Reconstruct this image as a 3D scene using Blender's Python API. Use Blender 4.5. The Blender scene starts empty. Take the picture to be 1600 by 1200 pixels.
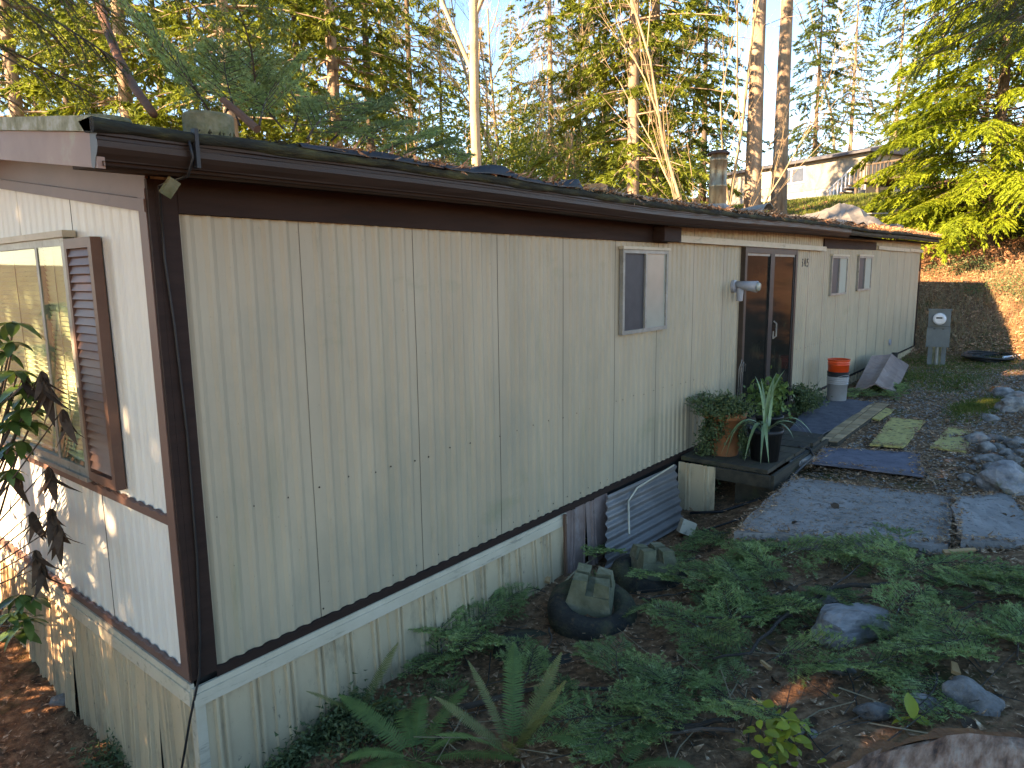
import bpy, math, random
import numpy as np
from mathutils import Vector, Matrix, noise as mnoise
PI=math.pi
rnd=random.Random(7); nrg=np.random.default_rng(7)
S=bpy.context.scene
COL=S.collection
# ------------------------------------------------------------------ camera, sky, sun, exposure
CAM=np.array([-1.442,-3.198,1.913]); FPX=1086.5
RV=np.array([.63007,-.77643,-.01265]); UV=np.array([.12895,.08855,.98769]); FV=np.array([.76575,.62395,-.15592])
cd=bpy.data.cameras.new('camera'); cam=bpy.data.objects.new('camera',cd); COL.objects.link(cam)
cam.matrix_world=Matrix(((RV[0],UV[0],-FV[0],CAM[0]),(RV[1],UV[1],-FV[1],CAM[1]),(RV[2],UV[2],-FV[2],CAM[2]),(0,0,0,1)))
cd.sensor_width=36; cd.lens=36*FPX/1600; cd.clip_end=1500; cd.clip_start=.05
S.camera=cam
SUN=Vector((-.947,.32,.455)).normalized()          # direction towards the sun
w=bpy.data.worlds.new("World"); S.world=w; w.use_nodes=True
wn=w.node_tree.nodes; wl=w.node_tree.links
sky=wn.new('ShaderNodeTexSky'); sky.sky_type='NISHITA'; sky.sun_disc=False
sky.sun_elevation=math.asin(SUN.z); sky.sun_rotation=math.atan2(SUN.x,SUN.y)
sky.air_density=1.0; sky.dust_density=0; sky.ozone_density=1.5; sky.altitude=3000
bg=wn['Background']; bg.inputs['Strength'].default_value=.13; hs=wn.new('ShaderNodeHueSaturation'); hs.inputs['Saturation'].default_value=1.29; wl.new(sky.outputs[0],hs.inputs['Color']); wl.new(hs.outputs[0],bg.inputs[0])
sd=bpy.data.lights.new('sun','SUN'); sd.energy=4.9; sd.angle=math.radians(.5); sd.color=(1,.93,.80)
so=bpy.data.objects.new('sun',sd); COL.objects.link(so); so.rotation_euler=(-SUN).to_track_quat('-Z','Y').to_euler(); so.location=(-30,10,30)
vs=S.view_settings; vs.view_transform='Standard'; vs.look='None'; vs.exposure=2.65; vs.gamma=1; vs.use_curve_mapping=False
vs.use_white_balance=True; vs.white_balance_temperature=11700; vs.white_balance_tint=24
try:
    S.cycles.max_bounces=6; S.cycles.transparent_max_bounces=12; S.cycles.use_denoising=True
except Exception: pass

# ------------------------------------------------------------------ helpers
def ray(u,v): return FV+RV*(u-800)/FPX-UV*(v-600)/FPX
def at(u,v,z):
    d=ray(u,v); return Vector(CAM+d*(z-CAM[2])/d[2])
def aty(u,v,y):
    d=ray(u,v); return Vector(CAM+d*(y-CAM[1])/d[1])
def dep(u,v,D): return Vector(CAM+ray(u,v)*D)
class MB:
    def __init__(s): s.v=[]; s.f=[]
    def add(s,vs,fs):
        n=len(s.v); s.v+=[tuple(p) for p in vs]; s.f+=[tuple(i+n for i in f) for f in fs]; return s
    def box(s,a,b,M=None):
        x0,y0,z0=a; x1,y1,z1=b
        v=[Vector(p) for p in ((x0,y0,z0),(x1,y0,z0),(x1,y1,z0),(x0,y1,z0),(x0,y0,z1),(x1,y0,z1),(x1,y1,z1),(x0,y1,z1))]
        if M: v=[M@p for p in v]
        return s.add(v,[(3,2,1,0),(4,5,6,7),(0,1,5,4),(1,2,6,5),(2,3,7,6),(3,0,4,7)])
    def tube(s,pts,rad,n=6,cap=True):
        pts=[Vector(p) for p in pts]
        if not hasattr(rad,'__len__'): rad=[rad]*len(pts)
        b=len(s.v); up=Vector((0,0,1)); prev=None
        for i,p in enumerate(pts):
            d=(pts[min(i+1,len(pts)-1)]-pts[max(i-1,0)])
            d=d.normalized() if d.length>1e-9 else up
            a=prev if prev is not None else (Vector((1,0,0)) if abs(d.z)>.9 else up)
            x=(a-d*a.dot(d)); x=x.normalized() if x.length>1e-6 else d.orthogonal().normalized()
            prev=x; y=d.cross(x)
            for k in range(n):
                t=2*PI*k/n; s.v.append(tuple(p+(x*math.cos(t)+y*math.sin(t))*rad[i]))
        for i in range(len(pts)-1):
            for k in range(n):
                s.f.append((b+i*n+k,b+i*n+(k+1)%n,b+(i+1)*n+(k+1)%n,b+(i+1)*n+k))
        if cap:
            s.f.append(tuple(b+k for k in range(n))[::-1]); e=b+(len(pts)-1)*n; s.f.append(tuple(e+k for k in range(n)))
        return s
    def lathe(s,prof,n=20,c=(0,0,0)):
        b=len(s.v)
        for r,z in prof:
            for k in range(n):
                t=2*PI*k/n; s.v.append((c[0]+r*math.cos(t),c[1]+r*math.sin(t),c[2]+z))
        for i in range(len(prof)-1):
            for k in range(n): s.f.append((b+i*n+k,b+i*n+(k+1)%n,b+(i+1)*n+(k+1)%n,b+(i+1)*n+k))
        return s
    def grid(s,P):  # rows of points
        b=len(s.v); r=len(P); c=len(P[0])
        for row in P: s.v+=[tuple(p) for p in row]
        for i in range(r-1):
            for j in range(c-1): s.f.append((b+i*c+j,b+i*c+j+1,b+(i+1)*c+j+1,b+(i+1)*c+j))
        return s
    def sheet(s,P,th):   # grid of points with thickness straight down
        r=len(P); c=len(P[0])
        s.grid(P); Q=[[Vector(p)-Vector((0,0,th)) for p in row][::-1] for row in P]; s.grid(Q)
        edge=[P[0][j] for j in range(c)]+[P[i][c-1] for i in range(1,r)]+[P[r-1][j] for j in range(c-2,-1,-1)]+[P[i][0] for i in range(r-2,0,-1)]
        n=len(edge); b=len(s.v); s.v+=[tuple(p) for p in edge]+[tuple(Vector(p)-Vector((0,0,th))) for p in edge]
        for k in range(n): s.f.append((b+k,b+n+k,b+n+(k+1)%n,b+(k+1)%n))
        return s
    def mesh(s,name,mat,smooth=False):
        me=bpy.data.meshes.new(name); me.from_pydata(s.v,[],s.f)
        if mat: me.materials.append(mat)
        if smooth: me.polygons.foreach_set('use_smooth',[True]*len(me.polygons))
        me.update(); return me
def npmesh(name,V,F,mat,smooth=False):
    V=np.asarray(V,dtype=np.float32); F=np.asarray(F,dtype=np.int32); k=F.shape[1]
    me=bpy.data.meshes.new(name); me.vertices.add(len(V)); me.vertices.foreach_set('co',V.ravel())
    me.loops.add(F.size); me.loops.foreach_set('vertex_index',F.ravel()); me.polygons.add(len(F))
    me.polygons.foreach_set('loop_start',np.arange(0,F.size,k,dtype=np.int32))
    if smooth: me.polygons.foreach_set('use_smooth',np.ones(len(F),dtype=bool))
    me.materials.append(mat); me.update(); me.validate(); return me
def place(o,parent=None,loc=None):
    COL.objects.link(o)
    if parent is not None:
        o.parent=parent
        if parent.type=='EMPTY' and loc is None: o.location=-parent.location
    if loc is not None: o.location=loc
    return o
def part(name,mb,mat,parent,smooth=False,label=None):
    me=mb.mesh(name,mat,smooth) if isinstance(mb,MB) else mb
    o=place(bpy.data.objects.new(name,me),parent)
    if label: o['label']=label
    return o
def tag(o,label,cat,group=None,kind=None):
    if label: o['label']=label
    if cat: o['category']=cat
    if group: o['group']=group
    if kind: o['kind']=kind
    return o
def thing(name,label,cat,loc=(0,0,0),group=None):
    o=bpy.data.objects.new(name,None); COL.objects.link(o); o.location=loc; o.empty_display_size=.1
    return tag(o,label,cat,group)
def single(name,mb,mat,label,cat,loc=(0,0,0),group=None,smooth=False,kind=None,rot=None,scale=None):
    me=mb.mesh(name,mat,smooth) if isinstance(mb,MB) else mb
    o=place(bpy.data.objects.new(name,me),None,loc)
    if rot: o.rotation_euler=rot
    if scale: o.scale=scale if hasattr(scale,'__len__') else (scale,)*3
    return tag(o,label,cat,group,kind)
def rel(name,me,parent,loc,rot=(0,0,0),scale=1,label=None):   # part with its own placing inside an unrotated parent
    o=place(bpy.data.objects.new(name,me),parent,loc); o.rotation_euler=rot
    o.scale=scale if hasattr(scale,'__len__') else (scale,)*3
    if label: o['label']=label
    return o

# ------------------------------------------------------------------ materials
def M(name,cols,scale=6,rough=.8,bump=.0,bscale=None,metal=0,spec=.35,stretch=(1,1,1),detail=6,stain=None,var=0,translucent=0,world=False,ramp=(.3,.7)):
    m=bpy.data.materials.new(name); m.use_nodes=True; nt=m.node_tree; N=nt.nodes; L=nt.links
    b=N['Principled BSDF']; b.inputs['Roughness'].default_value=rough; b.inputs['Metallic'].default_value=metal
    b.inputs['Specular IOR Level'].default_value=spec
    if world:
        g=N.new('ShaderNodeNewGeometry'); co=g.outputs['Position']
    else:
        tc=N.new('ShaderNodeTexCoord'); co=tc.outputs['Object']
    mp=N.new('ShaderNodeMapping'); mp.inputs['Scale'].default_value=stretch; L.new(co,mp.inputs[0])
    if var:
        oi=N.new('ShaderNodeObjectInfo'); mu=N.new('ShaderNodeMath'); mu.operation='MULTIPLY'; mu.inputs[1].default_value=37
        L.new(oi.outputs['Random'],mu.inputs[0]); L.new(mu.outputs[0],mp.inputs['Location'])
    n=N.new('ShaderNodeTexNoise'); n.inputs['Scale'].default_value=scale; n.inputs['Detail'].default_value=detail; n.inputs['Roughness'].default_value=.62
    L.new(mp.outputs[0],n.inputs['Vector'])
    r=N.new('ShaderNodeValToRGB'); cr=r.color_ramp
    k=len(cols)
    while len(cr.elements)<k: cr.elements.new(.5)
    for i,c in enumerate(cols):
        cr.elements[i].position=ramp[0]+(ramp[1]-ramp[0])*i/max(1,k-1); cr.elements[i].color=(*c,1)
    L.new(n.outputs[0],r.inputs[0]); c=r.outputs[0]
    for st in (stain or []):      # (colour, scale, low, high, stretch)
        col,ss,lo,hi,sx=st
        mp2=N.new('ShaderNodeMapping'); mp2.inputs['Scale'].default_value=sx; L.new(co,mp2.inputs[0])
        n2=N.new('ShaderNodeTexNoise'); n2.inputs['Scale'].default_value=ss; n2.inputs['Detail'].default_value=7; n2.inputs['Roughness'].default_value=.7; L.new(mp2.outputs[0],n2.inputs['Vector'])
        mr=N.new('ShaderNodeMapRange'); mr.inputs[1].default_value=lo; mr.inputs[2].default_value=hi; L.new(n2.outputs[0],mr.inputs[0])
        mx=N.new('ShaderNodeMix'); mx.data_type='RGBA'; L.new(mr.outputs[0],mx.inputs[0]); L.new(c,mx.inputs[6]); mx.inputs[7].default_value=(*col,1); c=mx.outputs[2]
    if var:
        hv=N.new('ShaderNodeHueSaturation'); mr=N.new('ShaderNodeMapRange'); mr.inputs[3].default_value=1-var; mr.inputs[4].default_value=1+var
        L.new(oi.outputs['Random'],mr.inputs[0]); L.new(mr.outputs[0],hv.inputs['Value']); L.new(c,hv.inputs['Color']); c=hv.outputs[0]
    L.new(c,b.inputs['Base Color'])
    if bump:
        n3=N.new('ShaderNodeTexNoise'); n3.inputs['Scale'].default_value=bscale or scale*4; n3.inputs['Detail'].default_value=6; L.new(mp.outputs[0],n3.inputs['Vector'])
        bp=N.new('ShaderNodeBump'); bp.inputs['Strength'].default_value=bump; bp.inputs['Distance'].default_value=.02; L.new(n3.outputs[0],bp.inputs['Height']); L.new(bp.outputs[0],b.inputs['Normal'])
    if translucent:
        t=N.new('ShaderNodeBsdfTranslucent'); L.new(c,t.inputs[0]); mx=N.new('ShaderNodeMixShader'); mx.inputs[0].default_value=translucent
        L.new(b.outputs[0],mx.inputs[1]); L.new(t.outputs[0],mx.inputs[2]); L.new(mx.outputs[0],N['Material Output'].inputs[0])
    return m
def glass(name,tint=(.9,.95,.9),refl=.02):
    m=bpy.data.materials.new(name); m.use_nodes=True; nt=m.node_tree; N=nt.nodes; L=nt.links; N.remove(N['Principled BSDF'])
    t=N.new('ShaderNodeBsdfTransparent'); t.inputs[0].default_value=(*tint,1); g=N.new('ShaderNodeBsdfGlossy'); g.inputs['Roughness'].default_value=.03
    lw=N.new('ShaderNodeLayerWeight'); lw.inputs[0].default_value=.22; ad=N.new('ShaderNodeMath'); ad.operation='ADD'; ad.inputs[1].default_value=refl; ad.use_clamp=True
    ge=N.new('ShaderNodeNewGeometry'); iv=N.new('ShaderNodeMath'); iv.operation='SUBTRACT'; iv.inputs[0].default_value=1; L.new(ge.outputs['Backfacing'],iv.inputs[1]); mlt=N.new('ShaderNodeMath'); mlt.operation='MULTIPLY'; L.new(lw.outputs['Fresnel'],mlt.inputs[0]); L.new(iv.outputs[0],mlt.inputs[1]); L.new(mlt.outputs[0],ad.inputs[0]); mx=N.new('ShaderNodeMixShader'); L.new(ad.outputs[0],mx.inputs[0]); L.new(t.outputs[0],mx.inputs[1]); L.new(g.outputs[0],mx.inputs[2]); L.new(mx.outputs[0],N['Material Output'].inputs[0])
    return m
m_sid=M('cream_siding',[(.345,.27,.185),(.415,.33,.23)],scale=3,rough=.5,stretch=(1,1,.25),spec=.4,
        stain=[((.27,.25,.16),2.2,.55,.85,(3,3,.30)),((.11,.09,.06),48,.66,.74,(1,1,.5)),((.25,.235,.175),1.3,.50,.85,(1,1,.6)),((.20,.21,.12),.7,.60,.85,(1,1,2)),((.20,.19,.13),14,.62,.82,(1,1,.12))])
m_sidend=M('cream_siding_lit',[(.62,.585,.52),(.68,.645,.58)],scale=3,rough=.5,stretch=(1,1,.25),spec=.4,stain=[((.38,.36,.27),2.2,.62,.9,(3,3,.35))])  # same paint as the long wall, lightened to put brighter light into the colour
m_skirt=M('skirting_paint',[(.46,.32,.20),(.55,.40,.255)],scale=4,rough=.6,stretch=(1,1,.4),var=.10,
        stain=[((.17,.135,.09),3.5,.54,.82,(2,2,.7)),((.07,.055,.04),26,.62,.74,(1,1,.5))])
m_strip=M('white_strip',[(.47,.385,.28),(.56,.465,.35)],scale=5,rough=.6,stain=[((.16,.145,.11),9,.55,.75,(.4,2,2)),((.12,.10,.07),40,.66,.74,(.5,1,1))])
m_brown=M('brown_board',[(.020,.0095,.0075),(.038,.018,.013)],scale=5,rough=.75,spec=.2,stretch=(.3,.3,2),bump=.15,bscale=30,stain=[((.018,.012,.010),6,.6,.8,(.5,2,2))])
m_brownend=M('brown_trim_lit',[(.13,.065,.05),(.18,.095,.075)],scale=5,rough=.55,stretch=(1,.4,.4),stain=[((.07,.04,.03),7,.62,.8,(1,1,1))])  # lighter copy of the brown trim, end wall light put into the colour
m_pink=M('pinkish_rake_paint',[(.24,.135,.10),(.33,.20,.15)],scale=3,rough=.6,stain=[((.30,.30,.19),3,.58,.75,(1,1,1))])  # pinkish brown with pale olive blotches
m_gut=M('gutter_brown',[(.026,.014,.0095),(.042,.022,.015)],scale=4,rough=.5,stretch=(.25,1,2),spec=.3,stain=[((.025,.015,.012),5,.52,.75,(.6,2,2)),((.14,.12,.10),30,.70,.76,(.3,2,2))])
m_moss=M('mossy_edge',[(.010,.009,.007),(.022,.021,.012),(.075,.072,.028)],scale=9,rough=.95,bump=.6,bscale=40,stretch=(.5,1.5,2))
m_lichen=M('lichen_edge',[(.16,.16,.09),(.30,.30,.20),(.50,.50,.44)],scale=12,rough=.9,bump=.4,bscale=40)
m_roof=M('old_roof_felt',[(.02,.018,.016),(.06,.05,.04)],scale=5,rough=.9,bump=.4,stain=[((.09,.055,.03),9,.5,.7,(1,1,1))])
m_black=M('dark_interior',[(.010,.009,.008),(.02,.018,.016)],scale=4,rough=.8)
m_blk=M('black_plastic',[(.010,.010,.011),(.020,.020,.021)],scale=9,rough=.5,stain=[((.05,.045,.035),8,.6,.8,(1,1,1))])
m_alu=M('weathered_aluminium',[(.20,.19,.165),(.32,.305,.27)],scale=8,rough=.5,metal=.3,stain=[((.09,.08,.06),14,.58,.75,(1,1,1))])
m_dkfr=M('dark_door_frame',[(.028,.018,.013),(.05,.032,.024)],scale=6,rough=.5)
m_doorgl=M('dark_door_glass',[(.010,.010,.009),(.022,.021,.018)],scale=.9,rough=.07,spec=.25,stain=[((.06,.062,.035),1.6,.56,.8,(1,1,.6))])
m_doorgl.node_tree.nodes['Principled BSDF'].inputs['IOR'].default_value=1.12
m_curt=M('pale_curtain',[(.33,.315,.25),(.40,.38,.31)],scale=8,rough=.8,stretch=(6,6,.3))
m_frost=M('frosted_pane',[(.24,.26,.22),(.31,.33,.28)],scale=2,rough=.25,spec=.6)
m_screen=M('window_screen',[(.030,.030,.034),(.045,.045,.05)],scale=9,rough=.55)
m_blind=M('cream_blind',[(.60,.58,.42),(.68,.66,.50)],scale=3,rough=.6,translucent=.2)
m_glass=glass('window_glass')
m_shut=M('brown_shutter',[(.12,.056,.04),(.165,.08,.056)],scale=5,rough=.5,stain=[((.10,.05,.035),6,.6,.8,(1,1,1))])
m_grey=M('grey_plastic',[(.23,.24,.26),(.30,.31,.33)],scale=6,rough=.4)
m_screw=M('rust_screw',[(.02,.014,.01),(.05,.03,.02)],scale=40,rough=.7)
m_num=M('black_number',[(.012,.011,.01),(.03,.028,.022)],scale=40,rough=.6)
m_steel=M('stove_pipe_steel',[(.20,.15,.09),(.33,.27,.18)],scale=5,rough=.35,metal=.4,stretch=(2,2,.3),stain=[((.13,.05,.018),6,.46,.68,(2,2,.5)),((.05,.03,.02),9,.62,.72,(1,1,1))])
m_rust=M('rusty_cap',[(.045,.022,.015),(.10,.045,.025)],scale=12,rough=.8,bump=.2)
m_conc=M('concrete',[(.16,.165,.16),(.25,.255,.25)],scale=9,rough=.9,bump=.35,bscale=60,stain=[((.07,.075,.045),4,.55,.75,(1,1,1)),((.05,.04,.03),35,.64,.72,(1,1,1))])
m_mossconc=M('mossy_concrete',[(.09,.085,.045),(.18,.165,.10),(.28,.25,.18)],scale=6,rough=.95,bump=.5,bscale=40,stain=[((.05,.065,.018),4,.48,.7,(1,1,1))])
m_slab=M('grey_slab',[(.21,.184,.165),(.34,.30,.275)],scale=5,rough=.95,bump=.5,bscale=70,stain=[((.07,.055,.04),16,.54,.66,(1,1,1)),((.14,.135,.125),2.5,.5,.75,(1,1,1))],world=True)
m_mat=M('blue_grey_carpet',[(.075,.078,.09),(.12,.125,.14)],scale=8,rough=1,bump=.5,bscale=160,stain=[((.035,.035,.035),5,.58,.72,(1,1,1))],world=True,spec=.1)
m_blue=M('blue_carpet',[(.105,.11,.135),(.165,.17,.20)],scale=7,rough=1,bump=.6,bscale=120,stain=[((.04,.04,.045),9,.57,.7,(1,1,1)),((.11,.105,.09),22,.64,.72,(1,1,1))],world=True,spec=.1)
m_tile=M('tan_tile',[(.30,.17,.085),(.44,.27,.15)],scale=4,rough=.7,var=.3,stain=[((.10,.08,.055),9,.56,.72,(1,1,1))])
m_yel=M('yellow_board',[(.40,.275,.085),(.54,.39,.135)],scale=6,rough=.85,stretch=(1,4,1),stain=[((.085,.075,.045),10,.53,.64,(1,1,1)),((.04,.03,.02),24,.62,.68,(1,1,1))],world=True)
m_wood=M('weathered_plank',[(.028,.022,.015),(.070,.054,.036)],scale=4,rough=.9,stretch=(.6,3,3),bump=.3,stain=[((.06,.07,.025),4,.55,.75,(1,1,1))],var=.15)
m_terr=M('terracotta',[(.23,.075,.03),(.32,.115,.05)],scale=5,rough=.8,stain=[((.10,.06,.03),5,.52,.75,(1,1,1))])
m_bgrey=M('grey_bucket',[(.26,.25,.245),(.34,.33,.32)],scale=5,rough=.5,stain=[((.14,.12,.10),9,.6,.8,(1,1,.5))])
m_bor=M('orange_bucket',[(.75,.055,.008),(.85,.075,.015)],scale=5,rough=.4,spec=.5)
m_wire=M('wire',[(.2,.2,.2),(.35,.35,.35)],scale=9,rough=.4,metal=.8)
m_pan=M('brown_metal_sheet',[(.15,.085,.07),(.27,.18,.155)],scale=4,rough=.6,stain=[((.30,.27,.26),3,.58,.8,(1,1,1)),((.06,.04,.03),8,.6,.75,(1,1,1))])
m_corr=M('galvanised_sheet',[(.13,.115,.105),(.22,.195,.18)],scale=3,rough=.5,metal=.25,stain=[((.12,.11,.10),6,.6,.8,(1,1,1))])
m_meter=M('meter_box_paint',[(.085,.10,.098),(.13,.145,.143)],scale=5,rough=.5,stain=[((.12,.13,.04),5,.6,.75,(3,3,.4))])
m_mglass=M('meter_dial',[(.55,.55,.55),(.65,.65,.66)],scale=5,rough=.15,spec=.8)
m_tyre=M('old_tyre',[(.022,.020,.018),(.05,.045,.038)],scale=8,rough=.9,bump=.6,bscale=50,spec=.15,stain=[((.09,.085,.04),4,.48,.7,(1,1,1)),((.12,.075,.045),14,.55,.68,(1,1,1))])
m_chips=M('bark_mulch',[(.09,.04,.02),(.25,.12,.065)],scale=40,rough=1,bump=.9,bscale=70)
m_bark=M('fir_bark',[(.13,.085,.06),(.26,.185,.13),(.35,.265,.19)],scale=4,rough=.95,stretch=(1,1,.25),bump=.9,bscale=14)
m_bark2=M('dark_bark',[(.045,.033,.025),(.12,.088,.063)],scale=5,rough=.95,stretch=(1,1,.25),bump=.8,bscale=14)
m_pale=M('pale_maple_bark',[(.26,.20,.125),(.42,.34,.235)],scale=5,rough=.9,stretch=(1,1,.4),bump=.4,stain=[((.13,.14,.05),3,.6,.8,(1,1,1))])
m_twig=M('tan_twig',[(.20,.14,.085),(.36,.27,.165)],scale=3,rough=.9)
m_stick=M('stick_bark',[(.035,.024,.018),(.085,.060,.045)],scale=12,rough=.9,bump=.4,stain=[((.24,.26,.21),18,.60,.68,(1,1,1))],var=.25)
m_rstick=M('red_stick',[(.10,.045,.028),(.17,.08,.05)],scale=8,rough=.8)
m_fresh=M('fresh_wood',[(.42,.19,.08),(.56,.30,.14)],scale=14,rough=.8,stretch=(.4,3,3))
def leafm(name,cols,scale=1.5,tr=.3,world=True,rough=.55,var=0,spec=.3): return M(name,cols,scale=scale,rough=rough,translucent=tr,world=world,var=var,spec=spec,ramp=(.28,.72))
m_fir=leafm('fir_needles',[(.075,.115,.020),(.155,.205,.030),(.245,.28,.045)],1.1,.42)
m_fird=leafm('dark_fir_needles',[(.030,.065,.018),(.065,.11,.028),(.125,.165,.036)],1.1,.38)
m_hem=leafm('hemlock_needles',[(.10,.155,.018),(.19,.26,.026),(.29,.34,.042)],1.6,.35)
m_bough=leafm('cut_bough_needles',[(.095,.155,.05),(.18,.28,.09),(.31,.41,.185)],6,.2,world=False,var=.3)
m_ivy=leafm('small_leaf_green',[(.028,.055,.022),(.07,.11,.042),(.13,.17,.08)],9,.2)
m_fern=leafm('fern_green',[(.05,.11,.03),(.10,.19,.05),(.17,.26,.075)],6,.25,world=False,var=.35)
m_fernd=leafm('fern_dry',[(.13,.14,.04),(.22,.20,.065)],6,.25,world=False)
m_rhod=leafm('rhododendron_leaf',[(.045,.095,.022),(.085,.15,.036)],14,.22,world=False,var=.35,rough=.35,spec=.5)
m_dead=leafm('dried_leaf',[(.05,.028,.018),(.11,.065,.042)],20,.1,world=False,var=.3,rough=.9)
m_ylf=leafm('yellow_green_leaf',[(.10,.16,.02),(.26,.28,.03),(.40,.34,.03)],4,.3,world=True,var=.3)
m_blade=leafm('blade_leaf',[(.08,.16,.06),(.15,.25,.12),(.27,.33,.22)],5,.15,world=False,var=.25,rough=.4,spec=.5)
m_grass=leafm('grass',[(.045,.075,.012),(.09,.12,.02),(.15,.16,.03)],2.5,.3)
m_dry=leafm('dry_stems',[(.17,.12,.065),(.30,.22,.12)],3,.15)
m_litter=M('leaf_litter',[(.07,.036,.023),(.25,.115,.058),(.43,.22,.125),(.62,.45,.31)],scale=38,rough=.9,world=True,ramp=(.3,.72),detail=2)
m_gravel=M('gravel',[(.10,.073,.056),(.21,.165,.135),(.39,.325,.275)],scale=30,rough=.9,world=True,ramp=(.3,.7),detail=1)
m_rock=M('rock',[(.08,.07,.062),(.18,.16,.145),(.32,.285,.25)],scale=9,rough=.8,bump=.8,bscale=45,var=.35,stain=[((.07,.055,.035),3,.52,.7,(1,1,1)),((.17,.17,.15),22,.62,.72,(1,1,1))])
m_bould=M('boulder',[(.11,.10,.095),(.24,.22,.21),(.37,.34,.32)],scale=4,rough=.8,bump=.7,bscale=14,stretch=(1,2,3),stain=[((.12,.115,.03),2.2,.52,.66,(1,1,1))])
m_far=M('far_house_siding',[(.21,.185,.15),(.25,.225,.185)],scale=2,rough=.8)
m_farw=M('far_house_skirt',[(.23,.22,.205),(.27,.26,.245)],scale=2,rough=.8)
m_farroof=M('far_roof',[(.055,.058,.066),(.085,.088,.098)],scale=3,rough=.9)
m_white=M('white_frame',[(.72,.72,.72),(.8,.8,.8)],scale=3,rough=.5)
m_farwin=M('far_window',[(.03,.032,.038),(.06,.062,.07)],scale=3,rough=.1,spec=.8)
m_tarp=M('grey_tarp',[(.10,.092,.08),(.20,.185,.165)],scale=3,rough=.5,stain=[((.15,.13,.10),4,.58,.75,(1,1,1))])
m_stump=M('stump_wood',[(.07,.024,.013),(.26,.10,.055),(.46,.22,.14),(.55,.33,.23)],scale=5,rough=.8,stretch=(1.4,5,3),bump=.5,bscale=20,stain=[((.03,.02,.018),2.2,.50,.68,(1,1,1))])
m_stbark=M('stump_bark',[(.12,.035,.015),(.30,.10,.035)],scale=9,rough=.9,bump=.8)

# ------------------------------------------------------------------ ground
CP=np.array([(0,0,-.85),(0,1,-.9),(0,1.6,-.9),(0,2.5,-.66),(0,4,-.3),(-2,1,-.95),(-2,-1,-.6),(-1.4,-3.2,.05),(-4,-3,.1),(-4,2,-.8),(-1,2.6,-.75),(-3,5,-.6),
(.9,0,-.62),(1.26,0,-.61),(2.8,0,-.58),(3.6,0,-.55),(5.1,0,-.6),(5.0,-.5,-.58),(6.4,-.3,-.35),(7,0,-.16),(7,-.9,-.16),(10,0,-.16),(10,-1,-.13),(14,0,-.14),(18.6,0,-.12),(3,2,-.6),(10,3,-.4),
(2.3,-.85,-.52),(3.5,-.7,-.55),(4.4,-.8,-.5),(1,-.9,-.5),(.4,-.6,-.62),
(3.8,-1.3,-.28),(4.5,-2.6,-.22),(5.6,-1.0,-.24),(5.9,-2.5,-.2),(5,-1.8,-.26),(4.6,-1.3,-.28),(5.3,-2.4,-.24),
(3,-2.0,-.36),(2.5,-2.6,-.25),(1.5,-2.2,-.3),(1.5,-3,-.08),(.5,-1.8,-.35),(0,-2.8,-.05),(3.5,-3,-.15),(2.6,-1.4,-.42),
(7.5,-2.2,-.14),(7.5,-2.9,-.08),(9,-2,-.13),(12,-2,-.11),(16,-1,-.1),(17,-2.3,-.05),(10,-4,.1),(6,-4.5,.15),(2,-4.5,.1),(16,-5,.3),
(18,-1.5,0),(19.2,-1.2,.35),(20.5,-1,.95),(22,-1,1.55),(24,-1,2.1),(28,0,3.2),(27,2.5,2.9),(34,3,4.6),(21,-4,.9),(24,-5,1.7),(30,-8,2.6),(42,8,6),(45,14,6.2),(50,8.5,6.7),(54,19,6.7),(60,12,7.4),
(10,6,-.2),(20,6,.8),(10,15,.3),(25,15,2.6),(34,10,4.4),(10,40,3),(0,20,-.4),(-15,10,-1),(0,60,3),(40,40,7),(80,40,11),(80,0,11),(80,80,11),(-40,-40,0),(-40,40,-1),(0,-40,2),(40,-30,4),(160,160,14),(160,-60,14),(-120,160,4),(-120,-120,0),(160,40,14),(40,160,8),(40,-120,5)],float)
_d=np.linalg.norm(CP[:,None,:2]-CP[None,:,:2],axis=2)
_A=np.block([[_d,np.ones((len(CP),1))],[np.ones((1,len(CP))),np.zeros((1,1))]])
_w=np.linalg.solve(_A,np.concatenate([CP[:,2],[0]]))
def GZ(X,Y):
    X=np.atleast_1d(np.asarray(X,float)); Y=np.atleast_1d(np.asarray(Y,float))
    out=np.empty(X.shape); fx=X.ravel(); fy=Y.ravel(); o=out.ravel()
    for i in range(0,len(fx),20000):
        dd=np.hypot(fx[i:i+20000,None]-CP[None,:,0],fy[i:i+20000,None]-CP[None,:,1]); o[i:i+20000]=dd@_w[:-1]+_w[-1]
    bump=.018*np.sin(3.1*X+1.7*np.sin(2.3*Y))*np.cos(2.7*Y+.6*X)+.010*np.sin(9.3*X+2*np.cos(7*Y))*np.sin(8.1*Y)
    return o.reshape(X.shape)+bump
def G(x,y): return float(GZ(x,y)[0])
def gnd(u,v):        # first meeting of the sight line with the ground
    d=ray(u,v); t=np.arange(1.2,90,.03); P=CAM+t[:,None]*d; z=GZ(P[:,0],P[:,1]); k=np.argmax(P[:,2]<z); return Vector((P[k,0],P[k,1],z[k]))
def axis(lo,hi,fine0,fine1,step):
    a=list(np.arange(fine0,fine1,step)); s=step
    x=fine1
    while x<hi: a.append(x); s*=1.18; x+=s
    a.append(hi); s=step; x=fine0-step
    b=[]
    while x>lo: b.append(x); s*=1.18; x-=s
    b.append(lo); return np.array(b[::-1]+a)
ax=axis(-140,170,-3,22,.11); ay=axis(-130,170,-5,5,.11)
XX,YY=np.meshgrid(ax,ay,indexing='ij'); ZZ=GZ(XX,YY)
V=np.stack([XX,YY,ZZ],-1).reshape(-1,3); nx,ny=len(ax),len(ay)
I=np.arange(nx*ny).reshape(nx,ny)
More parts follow.
